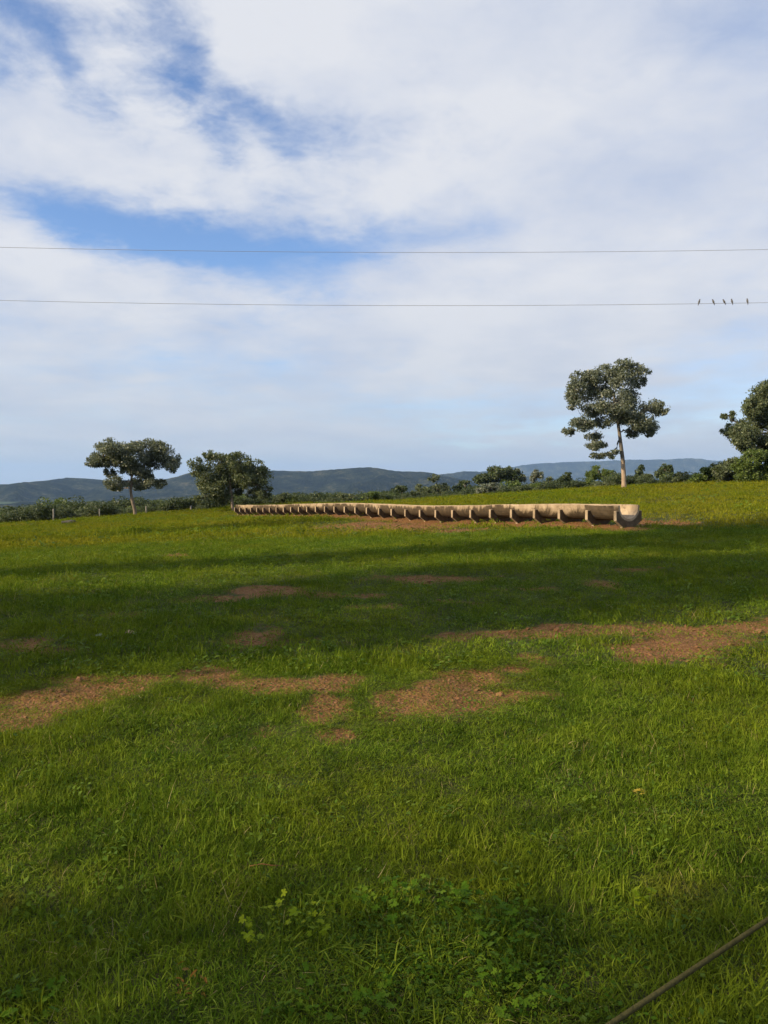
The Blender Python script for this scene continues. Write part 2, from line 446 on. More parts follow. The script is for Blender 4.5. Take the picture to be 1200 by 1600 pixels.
# ------------------------------------------------------------------ hills on the horizon
def hill_mat(name, stops, scale):
    m, nt, N, L = mat(name)
    g = N('ShaderNodeNewGeometry'); P = g.outputs['Position']
    a = noise_node(nt, scale, 8, 0.68, P); b = noise_node(nt, scale * 7, 5, 0.7, P)
    f = math_node(nt, 'ADD', math_node(nt, 'MULTIPLY', a, 0.65), math_node(nt, 'MULTIPLY', b, 0.35))
    c = ramp_node(nt, f, stops)
    p = N('ShaderNodeBsdfPrincipled'); L(c, p.inputs['Base Color']); p.inputs['Roughness'].default_value = 1; p.inputs['Specular IOR Level'].default_value = 0.0
    bp = N('ShaderNodeBump'); bp.inputs['Strength'].default_value = 0.9; bp.inputs['Distance'].default_value = 60.0
    L(b, bp.inputs['Height']); L(bp.outputs[0], p.inputs['Normal'])
    out_surface(nt, p.outputs[0]); return m
HILLM = hill_mat('wooded_slope', [(0.40, (0.002, 0.004, 0.004)), (0.47, (0.010, 0.017, 0.010)), (0.54, (0.036, 0.044, 0.022)), (0.63, (0.13, 0.12, 0.07))], 0.009)
def hills(name, label, prof, D, foot, zfoot, seed, gul):
    px = np.array([p[0] for p in prof], float); py = np.array([p[1] for p in prof], float)
    xs = np.linspace(px[0], px[-1], 520)
    cr = np.interp(xs, px, py)
    k = np.hanning(9); k /= k.sum(); cr = np.convolve(np.pad(cr, 4, 'edge'), k, 'valid')
    nv = 60; V = np.zeros((nv + 16, 520, 3))
    Xc = (xs - CX) / F * D; zc = EYE + (HOR - cr) / F * D
    zc = zc + (fbm(xs / 5.0, xs * 0, 3, seed + 3) - 0.5) * D * 0.0016
    for i in range(nv + 16):
        if i < nv:
            t = i / (nv - 1); Yd = foot + (D - foot) * t
            s = t ** 1.25 * (1 - 0.25 * math.sin(math.pi * t))
        else:
            t2 = (i - nv + 1) / 16; Yd = D + (D - foot) * 0.8 * t2; t = 1.0; s = 1 - 0.9 * t2 ** 1.6
        Xr = Xc * (0.35 + 0.65 * Yd / D) / 1.0 if False else Xc
        ridge = (np.abs(fbm(Xr / gul + 3.1 * fbm(Xr / gul, np.full_like(Xr, Yd / gul), 2, seed), np.full_like(Xr, Yd / gul * 0.35), 4, seed) - 0.5) * 2)
        z = zfoot + (zc - zfoot) * s
        z = z - (zc - zfoot) * (0.55 - ridge) * 1.25 * (math.sin(math.pi * min(t, 1)) ** 0.8 if i < nv else 0)
        V[i, :, 0] = Xr; V[i, :, 1] = Yd + (fbm(Xr / gul, np.full_like(Xr, t * 3), 3, seed + 9) - .5) * (D - foot) * .25 * (1 - t if i < nv else 0); V[i, :, 2] = z
    n0 = nv + 16
    i, j = np.meshgrid(np.arange(n0 - 1), np.arange(519), indexing='ij')
    Q = np.stack([i * 520 + j, i * 520 + j + 1, (i + 1) * 520 + j + 1, (i + 1) * 520 + j], -1).reshape(-1, 4)
    return tag(obj(name, mesh(name, V.reshape(-1, 3), Q, HILLM, True)), label, kind='structure')
hills('hills', 'dark wooded hill range along the left and middle of the horizon',
      [(-1500, 770), (-900, 752), (-500, 738), (-250, 750), (-80, 756), (0, 757), (45, 755), (75, 751), (105, 746), (128, 748), (160, 752), (190, 750), (230, 751), (262, 749), (285, 742), (310, 735), (350, 731),
       (390, 734), (430, 735), (480, 736.5), (520, 734), (548, 731), (580, 730), (597, 731.5), (612, 736), (640, 737), (662, 736.5), (690, 742), (720, 749), (760, 757), (820, 768), (1000, 790), (1400, 800)],
      3000, 1500, -66, 3, 330)
hills('hills', 'small hazy hill showing between the dark range and the blue plateau',
      [(200, 775), (500, 760), (620, 748), (680, 741.5), (705, 739.5), (722, 736.5), (735, 736), (760, 738), (790, 741), (830, 745), (900, 752), (1000, 765), (1200, 778)],
      4600, 3600, -66, 17, 420)
hills('hills', 'long flat blue plateau on the far right horizon',
      [(300, 770), (600, 752), (720, 741), (780, 734), (815, 727), (845, 724), (900, 721.5), (960, 719.5), (1000, 718), (1040, 718), (1065, 716), (1085, 716), (1105, 719), (1150, 722), (1220, 725), (1400, 722), (1700, 735), (2200, 745), (2800, 765)],
      8200, 6600, -66, 29, 700)

# ------------------------------------------------------------------ leafy things
BARK = plain_mat('bark', [(0.25, (0.085, 0.065, 0.050)), (0.55, (0.19, 0.15, 0.115)), (0.8, (0.30, 0.25, 0.20))], 9, 0.9, 0.6, stretch=(1, 1, .25))
BARK_PALE = plain_mat('pale_bark', [(0.25, (0.20, 0.14, 0.10)), (0.55, (0.38, 0.28, 0.21)), (0.8, (0.50, 0.41, 0.33))], 7, 0.9, 0.5, stretch=(1, 1, .3))
def pale_foot_bark():
    # grey-brown bark, paler up to about shoulder height with a ragged edge
    m, nt, N, L = mat('pale_foot_bark')
    tc = N('ShaderNodeTexCoord'); O = tc.outputs['Object']; sx = N('ShaderNodeSeparateXYZ'); L(O, sx.inputs[0])
    mp = N('ShaderNodeMapping'); mp.inputs['Scale'].default_value = (1, 1, .3); L(O, mp.inputs[0])
    f = noise_node(nt, 8, 5, .62, mp.outputs[0])
    grey = ramp_node(nt, f, [(0.25, (0.075, 0.068, 0.060)), (0.55, (0.145, 0.13, 0.115)), (0.8, (0.23, 0.21, 0.19))])
    pale = ramp_node(nt, f, [(0.25, (0.20, 0.145, 0.10)), (0.55, (0.33, 0.25, 0.185)), (0.8, (0.42, 0.335, 0.26))])
    k = math_node(nt, 'ADD', math_node(nt, 'MULTIPLY', math_node(nt, 'SUBTRACT', 1.95, sx.outputs[2]), 4.0), math_node(nt, 'MULTIPLY', math_node(nt, 'SUBTRACT', f, .5), 3.0), True)
    p = N('ShaderNodeBsdfPrincipled'); L(mixc(nt, k, grey, pale), p.inputs['Base Color']); p.inputs['Roughness'].default_value = .9; p.inputs['Specular IOR Level'].default_value = .15
    out_surface(nt, p.outputs[0]); return m
BARK_FOOT = pale_foot_bark()
L_GREY = leaf_mat('greyish_leaf', (0.082, 0.102, 0.072), (0.138, 0.166, 0.122), (0.215, 0.240, 0.190), 0.32, rough=0.42, spec=0.5)
L_OLIVE = leaf_mat('olive_leaf', (0.056, 0.078, 0.038), (0.100, 0.130, 0.066), (0.162, 0.190, 0.105), 0.32)
L_DARK = leaf_mat('dark_leaf', (0.026, 0.046, 0.018), (0.052, 0.078, 0.030), (0.095, 0.122, 0.050), 0.28)
L_GREEN = leaf_mat('green_leaf', (0.045, 0.076, 0.018), (0.090, 0.138, 0.030), (0.150, 0.195, 0.050), 0.3)

def leaf_quads(P, size, drop=0.25, fold=True, r=None):
    """leaf-shaped folded quads at points P (n,3)"""
    r = r or rng
    n = len(P)
    a = r.normal(size=(n, 3)); a[:, 2] -= drop; a /= np.linalg.norm(a, axis=1)[:, None]
    b = np.cross(a, r.normal(size=(n, 3))); b /= np.linalg.norm(b, axis=1)[:, None] + 1e-9
    L = size * r.uniform(0.65, 1.35, n)[:, None]; W = L * r.uniform(0.42, 0.62, n)[:, None]
    nrm = np.cross(a, b)
    V = np.stack([P - a * L * .5, P + b * W * .5 + nrm * W * .12 - a * L * .04, P + a * L * .5, P - b * W * .5 + nrm * W * .12 - a * L * .04], 1).reshape(-1, 3)
    return V, np.arange(4 * n).reshape(n, 4)

def bez(p0, p1, p2, n):
    t = np.linspace(0, 1, n)[:, None]
    return (1 - t) ** 2 * p0 + 2 * t * (1 - t) * p1 + t * t * p2

def tree(name, label, cat, base_px, Y, trunk_px, trunk_w, lobes, leaf, dens, lmat, bmat, seed, depth=0.8, group=None, fork=0.5, sparse=0.0, base=None, grow=1.0):
    """a tree or shrub at distance Y. lobes: crown clumps (px, py, rx, ry) as seen, turned into ellipsoids in metres round the trunk"""
    r = np.random.default_rng(seed)
    s = Y / F
    bx = (base_px[0] - CX) * s
    bz = gz(bx, Y) if base is None else base
    root = empty(name, (bx, Y, bz)); tag(root, label, cat, group)
    zpx = lambda py: EYE + (HOR - py) * s - bz
    T = [np.array([(p[0] - base_px[0]) * s, (r.uniform(-.06, .06) if i else 0.0), zpx(p[1]) if i else -0.12]) for i, p in enumerate(trunk_px)]
    T = np.array(T)
    # smooth trunk
    tt = np.linspace(0, len(T) - 1, 4 * len(T)); Ts = np.stack([np.interp(tt, np.arange(len(T)), T[:, k]) for k in range(3)], 1)
    w0 = trunk_w * s / 2
    wood = MB()
    rad = w0 * (1.0 - 0.55 * tt / tt[-1]); rad[0] *= 1.45; rad[1] *= 1.15
    if trunk_w > 0: wood.tube(Ts, rad, 9)
    crownV, crownF, off = [], [], 0
    k0 = int(len(Ts) * fork)
    nodes = [(Ts[k], rad[k] * .62) for k in range(k0, len(Ts))] if trunk_w > 0 else []
    top = Ts[int(len(Ts) * .75)] if trunk_w > 0 else None
    lob = [(px, py, rx * grow, ry * grow) for (px, py, rx, ry) in lobes]
    if trunk_w > 0: lob.sort(key=lambda l: math.hypot((l[0] - base_px[0]) * s - top[0], zpx(l[1]) - top[2]))
    for (px, py, rx, ry) in lob:
        c = np.array([(px - base_px[0]) * s, r.uniform(-1, 1) * depth * 2.0, zpx(py)])
        ex = np.array([rx * s, max(rx, ry) * s * r.uniform(.85, 1.15) , ry * s])
        if trunk_w > 0:
            cost = [np.linalg.norm(c - q) + .5 * max(0, q[2] - c[2]) + .25 * np.linalg.norm(q - top) for q, _ in nodes]
            p0, r0 = nodes[int(np.argmin(cost))]; dl = np.linalg.norm(c - p0)
            mid = (p0 + c) / 2 + np.array([0, 0, .10 * dl]) + r.normal(size=3) * 0.10 * dl
            lb = bez(p0, mid, c, 8); lb[1:-1] += r.normal(size=(6, 3)) * 0.03 * dl
            rr_ = np.linspace(r0 * .8, max(0.012, r0 * 0.35), 8)
            wood.tube(lb, rr_, 6)
            nodes += [(lb[q], rr_[q]) for q in (3, 5, 7)]
        area = ex[0] * ex[2]
        nt = max(6, int(17 * (area ** 0.75) + 5))
        d = r.normal(size=(nt, 3)); d /= np.linalg.norm(d, axis=1)[:, None]
        tips = c + d * ex * (r.uniform(0.35, 1.0, nt) ** 0.6)[:, None]
        if trunk_w > 0:
            for tp in tips:
                q = lb[r.integers(4, 8)]
                wood.tube(bez(q, (q + tp) / 2 + r.normal(size=3) * .12 * np.linalg.norm(tp - q), tp, 4), np.linspace(max(0.010, rad[-1] * .22), 0.006, 4), 4, False)
        nl = int(dens * (ex[0] * ex[2] * 3.14 + 0.3 * ex[0]))
        pick = r.integers(0, nt, nl)
        sig = np.clip(0.22 * ex, 0.09, 0.22)
        P = tips[pick] + r.normal(size=(nl, 3)) * sig
        u = (P - c) / (ex * 1.22); keep = (u ** 2).sum(1) < 1.0
        if sparse: keep &= r.uniform(size=nl) > sparse
        P = P[keep]
        P = P[P[:, 2] > 0.03]
        V, Q = leaf_quads(P, leaf, r=r)
        crownV.append(V); crownF.append(Q + off); off += len(V)
    if wood.v: obj('trunk', wood.mesh('trunk', bmat), root)
    if off: obj('crown', mesh('crown', np.vstack(crownV), np.vstack(crownF), lmat), root)
    return root

# the four trees standing in the field
tree('tree', 'flat-topped umbrella-shaped tree with a bare curved trunk, far left', 'tree', (211, 806), 60,
     [(211, 806), (210, 796), (207, 784), (204, 768), (206, 748), (206, 722)], 6.2,
     [(147, 718, 13, 9), (154, 722, 12, 7), (165, 708, 20, 13), (186, 701, 20, 12), (205, 697, 22, 9), (232, 699, 20, 11), (250, 707, 17, 13), (262, 719, 13, 12), (270, 728, 8, 9), (240, 718, 20, 12),
      (208, 714, 24, 13), (180, 720, 20, 11), (162, 724, 13, 8), (187, 754, 15, 9), (205, 757, 15, 8), (216, 746, 16, 10), (238, 757, 14, 8), (248, 755, 8, 6), (172, 739, 8, 7), (222, 732, 14, 10), (200, 733, 16, 9), (180, 762, 9, 5)],
     0.16, 950, L_GREY, BARK, 101, 0.6, fork=0.42, grow=1.14)
tree('tree', 'rounded bushy tree with low hanging foliage beside the left end of the feed trough', 'tree', (364, 797), 57,
     [(364, 797), (363, 786), (361, 772), (359, 752), (358, 735)], 5.5,
     [(326, 712, 10, 8), (310, 730, 13, 13), (320, 746, 19, 18), (343, 726, 20, 15), (362, 720, 18, 12), (380, 722, 18, 13), (397, 732, 16, 13), (412, 744, 15, 12), (404, 758, 17, 13), (419, 768, 9, 8), (412, 772, 10, 6),
      (328, 768, 19, 14), (345, 758, 20, 17), (370, 748, 18, 17), (388, 748, 18, 14), (322, 780, 13, 8), (342, 780, 15, 8), (395, 770, 12, 8), (353, 772, 12, 12), (358, 735, 18, 16), (366, 762, 14, 12), (380, 735, 18, 12)],
     0.16, 950, L_OLIVE, BARK, 102, 0.7, fork=0.4, grow=1.04, sparse=.18)
tree('tree', 'tall tree with a long pale lower trunk and open ragged crown, right of the trough', 'tree', (975, 762), 52,
     [(975, 762), (974, 742), (972, 718), (968, 690), (965, 665), (960, 640), (957, 615)], 7.6,
     [(972, 573, 16, 9), (945, 585, 20, 12), (990, 583, 16, 11), (922, 592, 18, 10), (904, 592, 13, 10), (898, 606, 14, 12), (890, 633, 10, 8), (912, 616, 22, 15), (940, 606, 24, 16), (963, 598, 18, 14), (1000, 597, 10, 9),
      (950, 632, 26, 16), (925, 638, 20, 12), (985, 622, 18, 14), (982, 642, 24, 16), (1008, 640, 16, 14), (1020, 642, 10, 8), (1012, 660, 18, 14), (990, 660, 18, 12), (1018, 672, 11, 9), (966, 655, 18, 11),
      (904, 665, 16, 10), (893, 672, 9, 8), (925, 662, 14, 9), (930, 680, 12, 7), (918, 697, 12, 7), (935, 693, 13, 6), (940, 711, 12, 5), (958, 710, 10, 6), (990, 676, 10, 7), (943, 660, 12, 8)],
     0.155, 860, L_GREY, BARK_FOOT, 103, 0.8, fork=0.5, sparse=0.05, grow=1.10)
tree('tree', 'large leafy tree cut off by the right edge above the shrubs', 'tree', (1205, 748), 54,
     [(1205, 748), (1204, 725), (1200, 700), (1205, 670), (1208, 640)], 9,
     [(1188, 612, 20, 12), (1205, 610, 24, 12), (1172, 640, 18, 18), (1190, 640, 22, 20), (1152, 648, 9, 8), (1160, 640, 12, 12), (1136, 672, 9, 8), (1150, 680, 18, 14), (1172, 674, 22, 18), (1145, 692, 14, 10), (1168, 700, 20, 12), (1195, 676, 22, 20),
      (1215, 640, 26, 24), (1235, 660, 30, 30), (1220, 695, 28, 20), (1250, 625, 26, 22), (1275, 670, 25, 25), (1190, 705, 18, 12), (1260, 700, 26, 18)],
     0.17, 850, L_OLIVE, BARK, 104, 0.9, fork=0.4, grow=1.14)

# shrubs and small trees beyond the field
def shrub(name, label, cat, px, base_y, top_y, w, Y, lmat, seed, trunk=0.0, leaf=None, dens=260, nl=9, group=None):
    r = np.random.default_rng(seed)
    h = base_y - top_y; lobes = []
    for i in range(nl):
        t = r.uniform(-1, 1); hh = math.sqrt(max(0.05, 1 - t * t * .8))
        lo = (0.45 if trunk else 0.12)
        yy = r.uniform(lo, max(lo + .08, 0.86 * hh))
        lobes.append((px + t * w * 0.40, base_y - h * yy, w * r.uniform(.16, .25), h * r.uniform(.15, .22)))
    lobes.append((px + r.uniform(-.1, .1) * w, base_y - h * .83, w * .2, h * .15))
    return tree(name, label, cat, (px, base_y), Y, [(px, base_y), (px + r.uniform(-2, 2), base_y - h * .35), (px + r.uniform(-3, 3), base_y - h * .7)], trunk or w * .05,
                lobes, leaf or Y * 0.0028, dens * (60 / Y) ** 1.6 * (1.25 if not trunk else 1), lmat, BARK_PALE if trunk else BARK, seed, 0.35 * w * Y / F / 2, group, fork=0.3)
GB = 'small trees and shrubs along the far edge of the field'
SH = [
 ('tree', 'broad dark dome-crowned tree on the skyline between the trough and the blue plateau', 'tree', 778, 768, 726, 66, 120, L_DARK, 2.0, 16),
 ('tree', 'slim pale-trunked small tree touching the right side of the dark dome-crowned tree', 'tree', 808, 765, 731, 24, 118, L_GREY, 1.6, 7),
 ('tree', 'small open-crowned tree standing just right of the dark dome-crowned tree', 'tree', 838, 764, 733, 22, 110, L_GREY, 1.6, 7),
 ('tree', 'rounded green tree just left of the tall tree\'s pale trunk', 'tree', 937, 764, 724, 40, 80, L_GREEN, 2.0, 12),
 ('tree', 'small flat-crowned tree just right of the tall tree\'s pale trunk', 'tree', 1002, 760, 726, 24, 95, L_DARK, 1.6, 7),
 ('tree', 'dark square-crowned tree against the blue plateau, second right of the pale trunk', 'tree', 1041, 758, 725, 32, 90, L_DARK, 2.0, 10),
 ('shrub', 'bushy tree halfway along the treeline, left of the dark dome-crowned tree', 'shrub', 680, 779, 741, 44, 85, L_OLIVE, 0, 11),
 ('shrub', 'dark round shrub second left of the tall tree\'s trunk', 'shrub', 884, 768, 737, 34, 80, L_DARK, 0, 9),
 ('shrub', 'low grey-green shrub between the open-crowned tree and the dark round shrub', 'shrub', 860, 768, 744, 26, 82, L_OLIVE, 0, 7),
 ('shrub', 'low shrub filling the gap beside the tall tree\'s trunk on its left', 'shrub', 960, 764, 742, 26, 66, L_OLIVE, 0, 7),
 ('shrub', 'wide shrub below the small flat-crowned tree, right of the pale trunk', 'shrub', 1008, 762, 741, 44, 62, L_OLIVE, 0, 9),
 ('shrub', 'wide dark shrub directly above the middle of the trough line', 'shrub', 627, 784, 759, 46, 72, L_DARK, 0, 9),
 ('shrub', 'leafy shrub just left of the bushy treeline tree', 'shrub', 655, 782, 756, 34, 74, L_OLIVE, 0, 8),
 ('shrub', 'low light-leaved shrub above the trough, left of the wide dark shrub', 'shrub', 583, 787, 768, 44, 67, L_GREEN, 0, 8),
 ('shrub', 'low broad shrub behind the trough where it fades into shade', 'shrub', 538, 788, 770, 46, 67, L_OLIVE, 0, 8),
 ('shrub', 'low dark shrub behind the trough, second right of the bushy tree', 'shrub', 493, 790, 769, 44, 68, L_DARK, 0, 8),
 ('shrub', 'low shrub behind the trough next to the bushy tree', 'shrub', 449, 792, 770, 40, 68, L_OLIVE, 0, 8),
 ('shrub', 'dark shrub between the bushy treeline tree and the dark dome-crowned tree', 'shrub', 727, 775, 750, 46, 85, L_DARK, 0, 9),
 ('shrub', 'pale-leaved low shrub in front of the dark dome-crowned tree', 'shrub', 768, 772, 754, 50, 66, L_GREY, 0, 9),
 ('shrub', 'bright low shrub at the lower right of the dark dome-crowned tree', 'shrub', 806, 770, 753, 34, 66, L_GREEN, 0, 8),
 ('shrub', 'light green shrub at the foot of the rounded green tree', 'shrub', 918, 767, 746, 34, 64, L_GREEN, 0, 8),
 ('shrub', 'tall bright shrub under the large tree at the right edge', 'shrub', 1178, 754, 702, 60, 50, L_GREEN, 0, 20),
 ('shrub', 'dense shrub spilling past the right edge below the large tree', 'shrub', 1222, 754, 700, 66, 50, L_GREEN, 0, 20),
 ('shrub', 'rounded shrub left of the tall bright shrub at the right', 'shrub', 1140, 756, 716, 54, 52, L_OLIVE, 0, 16),
 ('shrub', 'low leafy shrub in the middle of the right-hand bank', 'shrub', 1104, 758, 729, 50, 54, L_GREEN, 0, 14),
 ('shrub', 'lowest shrub at the left end of the right-hand bank', 'shrub', 1070, 759, 737, 46, 56, L_OLIVE, 0, 12),
]
for k, (nm, lab, cat, px, by, ty, w, Y, lm, tr, nl) in enumerate(SH):
    shrub(nm, lab, cat, px, by, ty, w, Y, lm, 300 + k, tr, nl=nl, group=GB, dens=520)

# trees off to the left of the view, whose shade lies across the field
def shade_tree(label, x, y, h, lobes, seed, leaf=0.24, dens=300):
    s = 60 / F
    root = tree('tree', label, 'tree', (0, 0), 1.0, [], 0, [], leaf, dens, L_OLIVE, BARK, seed) if False else None
    r = np.random.default_rng(seed); z0 = gz(x, y)
    root = tag(empty('tree', (x, y, z0)), label, 'tree', 'shade trees left of the view')
    wood = MB(); wood.tube([(0, 0, -.2), (.1, 0, h * .3), (0, .15, h * .6)], [.26, .2, .12], 9)
    Vs, Fs, off = [], [], 0
    for (a, b, c, ra, rb, rc) in lobes:
        cc = np.array([a, b, c]); ex = np.array([ra, rb, rc])
        wood.tube(bez(np.array([0, 0, h * .4]), np.array([a * .4, b * .4, c * .8]), cc, 6), np.linspace(.09, .03, 6), 6)
        nt = 26; d = r.normal(size=(nt, 3)); d /= np.linalg.norm(d, axis=1)[:, None]
        tips = cc + d * ex * (r.uniform(.3, 1, nt) ** .6)[:, None]
        nl = int(dens * ra * rc * 3); P = tips[r.integers(0, nt, nl)] + r.normal(size=(nl, 3)) * .3
        V, Q = leaf_quads(P, leaf, r=r); Vs.append(V); Fs.append(Q + off); off += len(V)
    obj('trunk', wood.mesh('trunk', BARK), root); obj('crown', mesh('crown', np.vstack(Vs), np.vstack(Fs), L_OLIVE), root)
def shade_crown(label, targets, dist, seed, hmax=None, **kw):
    """place a tree so that its crown shades the given ground ellipses (X, Y, half-width across the light, half-length along it)"""
    te = math.tan(R(SUN_EL)); P = []
    cross = np.array([-SUN_H[1], SUN_H[0]])
    cx = np.mean([t[0] for t in targets]); cy_ = np.mean([t[1] for t in targets])
    bx, by = np.array([cx, cy_]) + SUN_H * dist
    lobes = []
    r = np.random.default_rng(seed)
    for (X, Y, wa, ln) in targets:
        rel = np.array([X, Y]) - np.array([cx, cy_])
        a = rel @ cross; l = rel @ SUN_H
        H = (dist - l) * te                       # height over the base point
        rc = max(0.5, ln * te)
        p = cross * a
        lobes.append((p[0], p[1], H, wa, wa, rc))
    h = max(l[2] for l in lobes)
    shade_tree(label, float(bx), float(by), h, lobes, seed, **kw)
def band(X, c, w, ln=4.5): return (X, (c - SUN_H[1] * X) / -SUN_H[0], w, ln)     # c = position across the light
shade_crown('low open tree added out of view to shade the near grass', [(-1.2, 1.3, .9, 3.0), (0.9, 1.9, .8, 3.0), (-2.2, 2.2, .4, 3.0)], 15, 500, dens=120)  # unseen tree, added only to darken the foreground
shade_crown('broad shade tree left of the view, nearest the camera', [band(-7, 10.8, .9), band(-6, 8.3, 1.2), band(-3, 7.6, .8), band(-2.4, 10.2, 1.1), band(1, 8.9, 1.2), band(2, 10.9, .4), band(4, 7.6, .6), band(4.2, 9.8, .8), band(7.6, 8.8, 1.0)], 20, 501, dens=460)
shade_crown('second shade tree left of the view', [band(-7, 14.0, .55), band(-3, 14.2, .6), band(.6, 14.0, .55), band(3.6, 14.4, .8), band(6.6, 13.6, 1.4), band(9.6, 14.2, 1.7), band(10, 11.6, .7)], 23, 502)
shade_crown('third shade tree left of the view, farthest back', [(-3.4, 33.0, 1.5, 4), (-9.5, 29.3, 0.9, 5), (-15.5, 26.5, 1.0, 5), (-5.5, 30.8, .9, 4)], 23, 503)

# ------------------------------------------------------------------ scattered ground cover (one object each)
def src_collection(name, meshes):
    c = bpy.data.collections.new(name)
    for i, me in enumerate(meshes):
        c.objects.link(bpy.data.objects.new('%s_%02d' % (name, i), me))
    return c
def scatter(name, label, cat, P, rot, scl, idx, coll):
    me = mesh(name, P, [])
    n = len(P)
    a = me.attributes.new('rot', 'FLOAT_VECTOR', 'POINT'); a.data.foreach_set('vector', rot.astype(np.float32).ravel())
    a = me.attributes.new('scl', 'FLOAT_VECTOR', 'POINT'); a.data.foreach_set('vector', scl.astype(np.float32).ravel())
    a = me.attributes.new('idx', 'INT', 'POINT'); a.data.foreach_set('value', idx.astype(np.int32))
    o = obj(name, me)
    tag(o, label, cat, kind='stuff')
    ng = bpy.data.node_groups.new(name + '_scatter', 'GeometryNodeTree')
    ng.interface.new_socket('Geometry', in_out='INPUT', socket_type='NodeSocketGeometry')
    ng.interface.new_socket('Geometry', in_out='OUTPUT', socket_type='NodeSocketGeometry')
    N, L = ng.nodes.new, ng.links.new
    gi, go = N('NodeGroupInput'), N('NodeGroupOutput')
    ci = N('GeometryNodeCollectionInfo'); ci.inputs['Collection'].default_value = coll
    ci.inputs['Separate Children'].default_value = True; ci.inputs['Reset Children'].default_value = True
    iop = N('GeometryNodeInstanceOnPoints'); iop.inputs['Pick Instance'].default_value = True
    def na(nm, ty):
        x = N('GeometryNodeInputNamedAttribute'); x.data_type = ty; x.inputs['Name'].default_value = nm; return x.outputs['Attribute']
    L(gi.outputs[0], iop.inputs['Points']); L(ci.outputs[0], iop.inputs['Instance'])
    L(na('idx', 'INT'), iop.inputs['Instance Index'])
    e2r = N('FunctionNodeEulerToRotation'); L(na('rot', 'FLOAT_VECTOR'), e2r.inputs[0]); L(e2r.outputs[0], iop.inputs['Rotation'])
    L(na('scl', 'FLOAT_VECTOR'), iop.inputs['Scale'])
    L(iop.outputs[0], go.inputs[0])
    md = o.modifiers.new('scatter', 'NODES'); md.node_group = ng
    return o

def grass_clump(nb, rad, h, w, seed, m, lean=0.5, seg=3):
    r = np.random.default_rng(seed); V, Fq = [], []
    for i in range(nb):
        a = r.uniform(0, 6.283); q = rad * math.sqrt(r.uniform()); p = np.array([q * math.cos(a), q * math.sin(a), -0.01])
        L = h * r.uniform(.45, 1.25); th = r.uniform(0, 6.283); d = np.array([math.cos(th), math.sin(th), 0]); sd = np.array([-d[1], d[0], 0])
        tw = r.uniform(-.6, .6); sd = sd * math.cos(tw) + d * math.sin(tw)
        k0 = r.uniform(.05, .55) * lean * 2; bend = r.uniform(-.3, 1.9) * lean
        b = len(V); ww = w * r.uniform(.6, 1.3)
        pos = p.copy(); ang = k0
        for s in range(seg + 1):
            t = s / seg; wd = ww * (1 - t ** 1.6 * .92) * (.75 + .5 * min(t * 2, 1) * (1 - t))
            V.append(pos - sd * wd / 2); V.append(pos + sd * wd / 2)
            pos = pos + (d * math.sin(ang) + np.array([0, 0, math.cos(ang)])) * L / seg; ang += bend / seg * (1 + t)
        for s in range(seg): Fq.append((b + 2 * s, b + 2 * s + 1, b + 2 * s + 3, b + 2 * s + 2))
    return mesh('clump', np.array(V), np.array(Fq), m)
def leaf_clump(nb, rad, h, size, seed, m):
    r = np.random.default_rng(seed); V, Fq = [], []
    for i in range(nb):
        a = r.uniform(0, 6.283); q = rad * math.sqrt(r.uniform()); z = h * r.uniform(.3, 1) * (1 - .5 * (q / rad) ** 2)
        c = np.array([q * math.cos(a), q * math.sin(a), z]); th = a + r.normal() * .6
        d = np.array([math.cos(th), math.sin(th), r.uniform(-.5, .35)]); d /= np.linalg.norm(d)
        s = np.cross(d, [0, 0, 1]); s /= np.linalg.norm(s); n = np.cross(s, d)
        L = size * r.uniform(.6, 1.3); W = L * r.uniform(.45, .7); b = len(V)
        V += [c, c + d * L * .45 + s * W / 2 + n * W * .15, c + d * L, c + d * L * .45 - s * W / 2 + n * W * .15]
        Fq.append((b, b + 1, b + 2, b + 3))
    return mesh('clump', np.array(V), np.array(Fq), m)

G_GREEN = leaf_mat('grass_blade', (0.046, 0.094, 0.005), (0.104, 0.178, 0.011), (0.225, 0.290, 0.036), 0.32, patch=(0.165, 0.195, 0.012), patch_scale=0.45, rough=0.7, spec=0.06, patch2=(0.028, 0.066, 0.004))
G_DRY = leaf_mat('straw_blade', (0.14, 0.12, 0.035), (0.24, 0.20, 0.070), (0.36, 0.31, 0.14), 0.25, spec=.15)
G_FAR = leaf_mat('sunny_grass', (0.080, 0.122, 0.005), (0.146, 0.195, 0.008), (0.215, 0.245, 0.020), 0.30, patch=(0.235, 0.200, 0.020), patch_scale=0.16, rough=0.8, spec=0.05, patch2=(0.050, 0.082, 0.004))
G_WEED = leaf_mat('weed_leaf', (0.045, 0.090, 0.008), (0.080, 0.140, 0.012), (0.130, 0.190, 0.026), 0.3, rough=0.6, spec=0.1)

def points(n, r0, r1, a0=-38, a1=38, pw=1.0, r=rng):
    """random ground points in a sector in front; uniform in area when pw = 1"""
    u = r.uniform(size=n); rr = np.sqrt(r0 ** 2 + (r1 ** 2 - r0 ** 2) * u ** pw); a = np.radians(r.uniform(a0, a1, n))
    return rr * np.sin(a), rr * np.cos(a)
def free(X, Y, keep_bare=0.03, hard=0.5):
    d = dirt_mask(X, Y); p = 1 - sstep(0.28, hard + .22, d)
    ok = rng.uniform(size=len(X)) < np.maximum(p, keep_bare)
    u, v = trough_uv(X, Y)
    return ok & ~((u > -.1) & (u < TLEN + .1) & (np.abs(v) < .40))

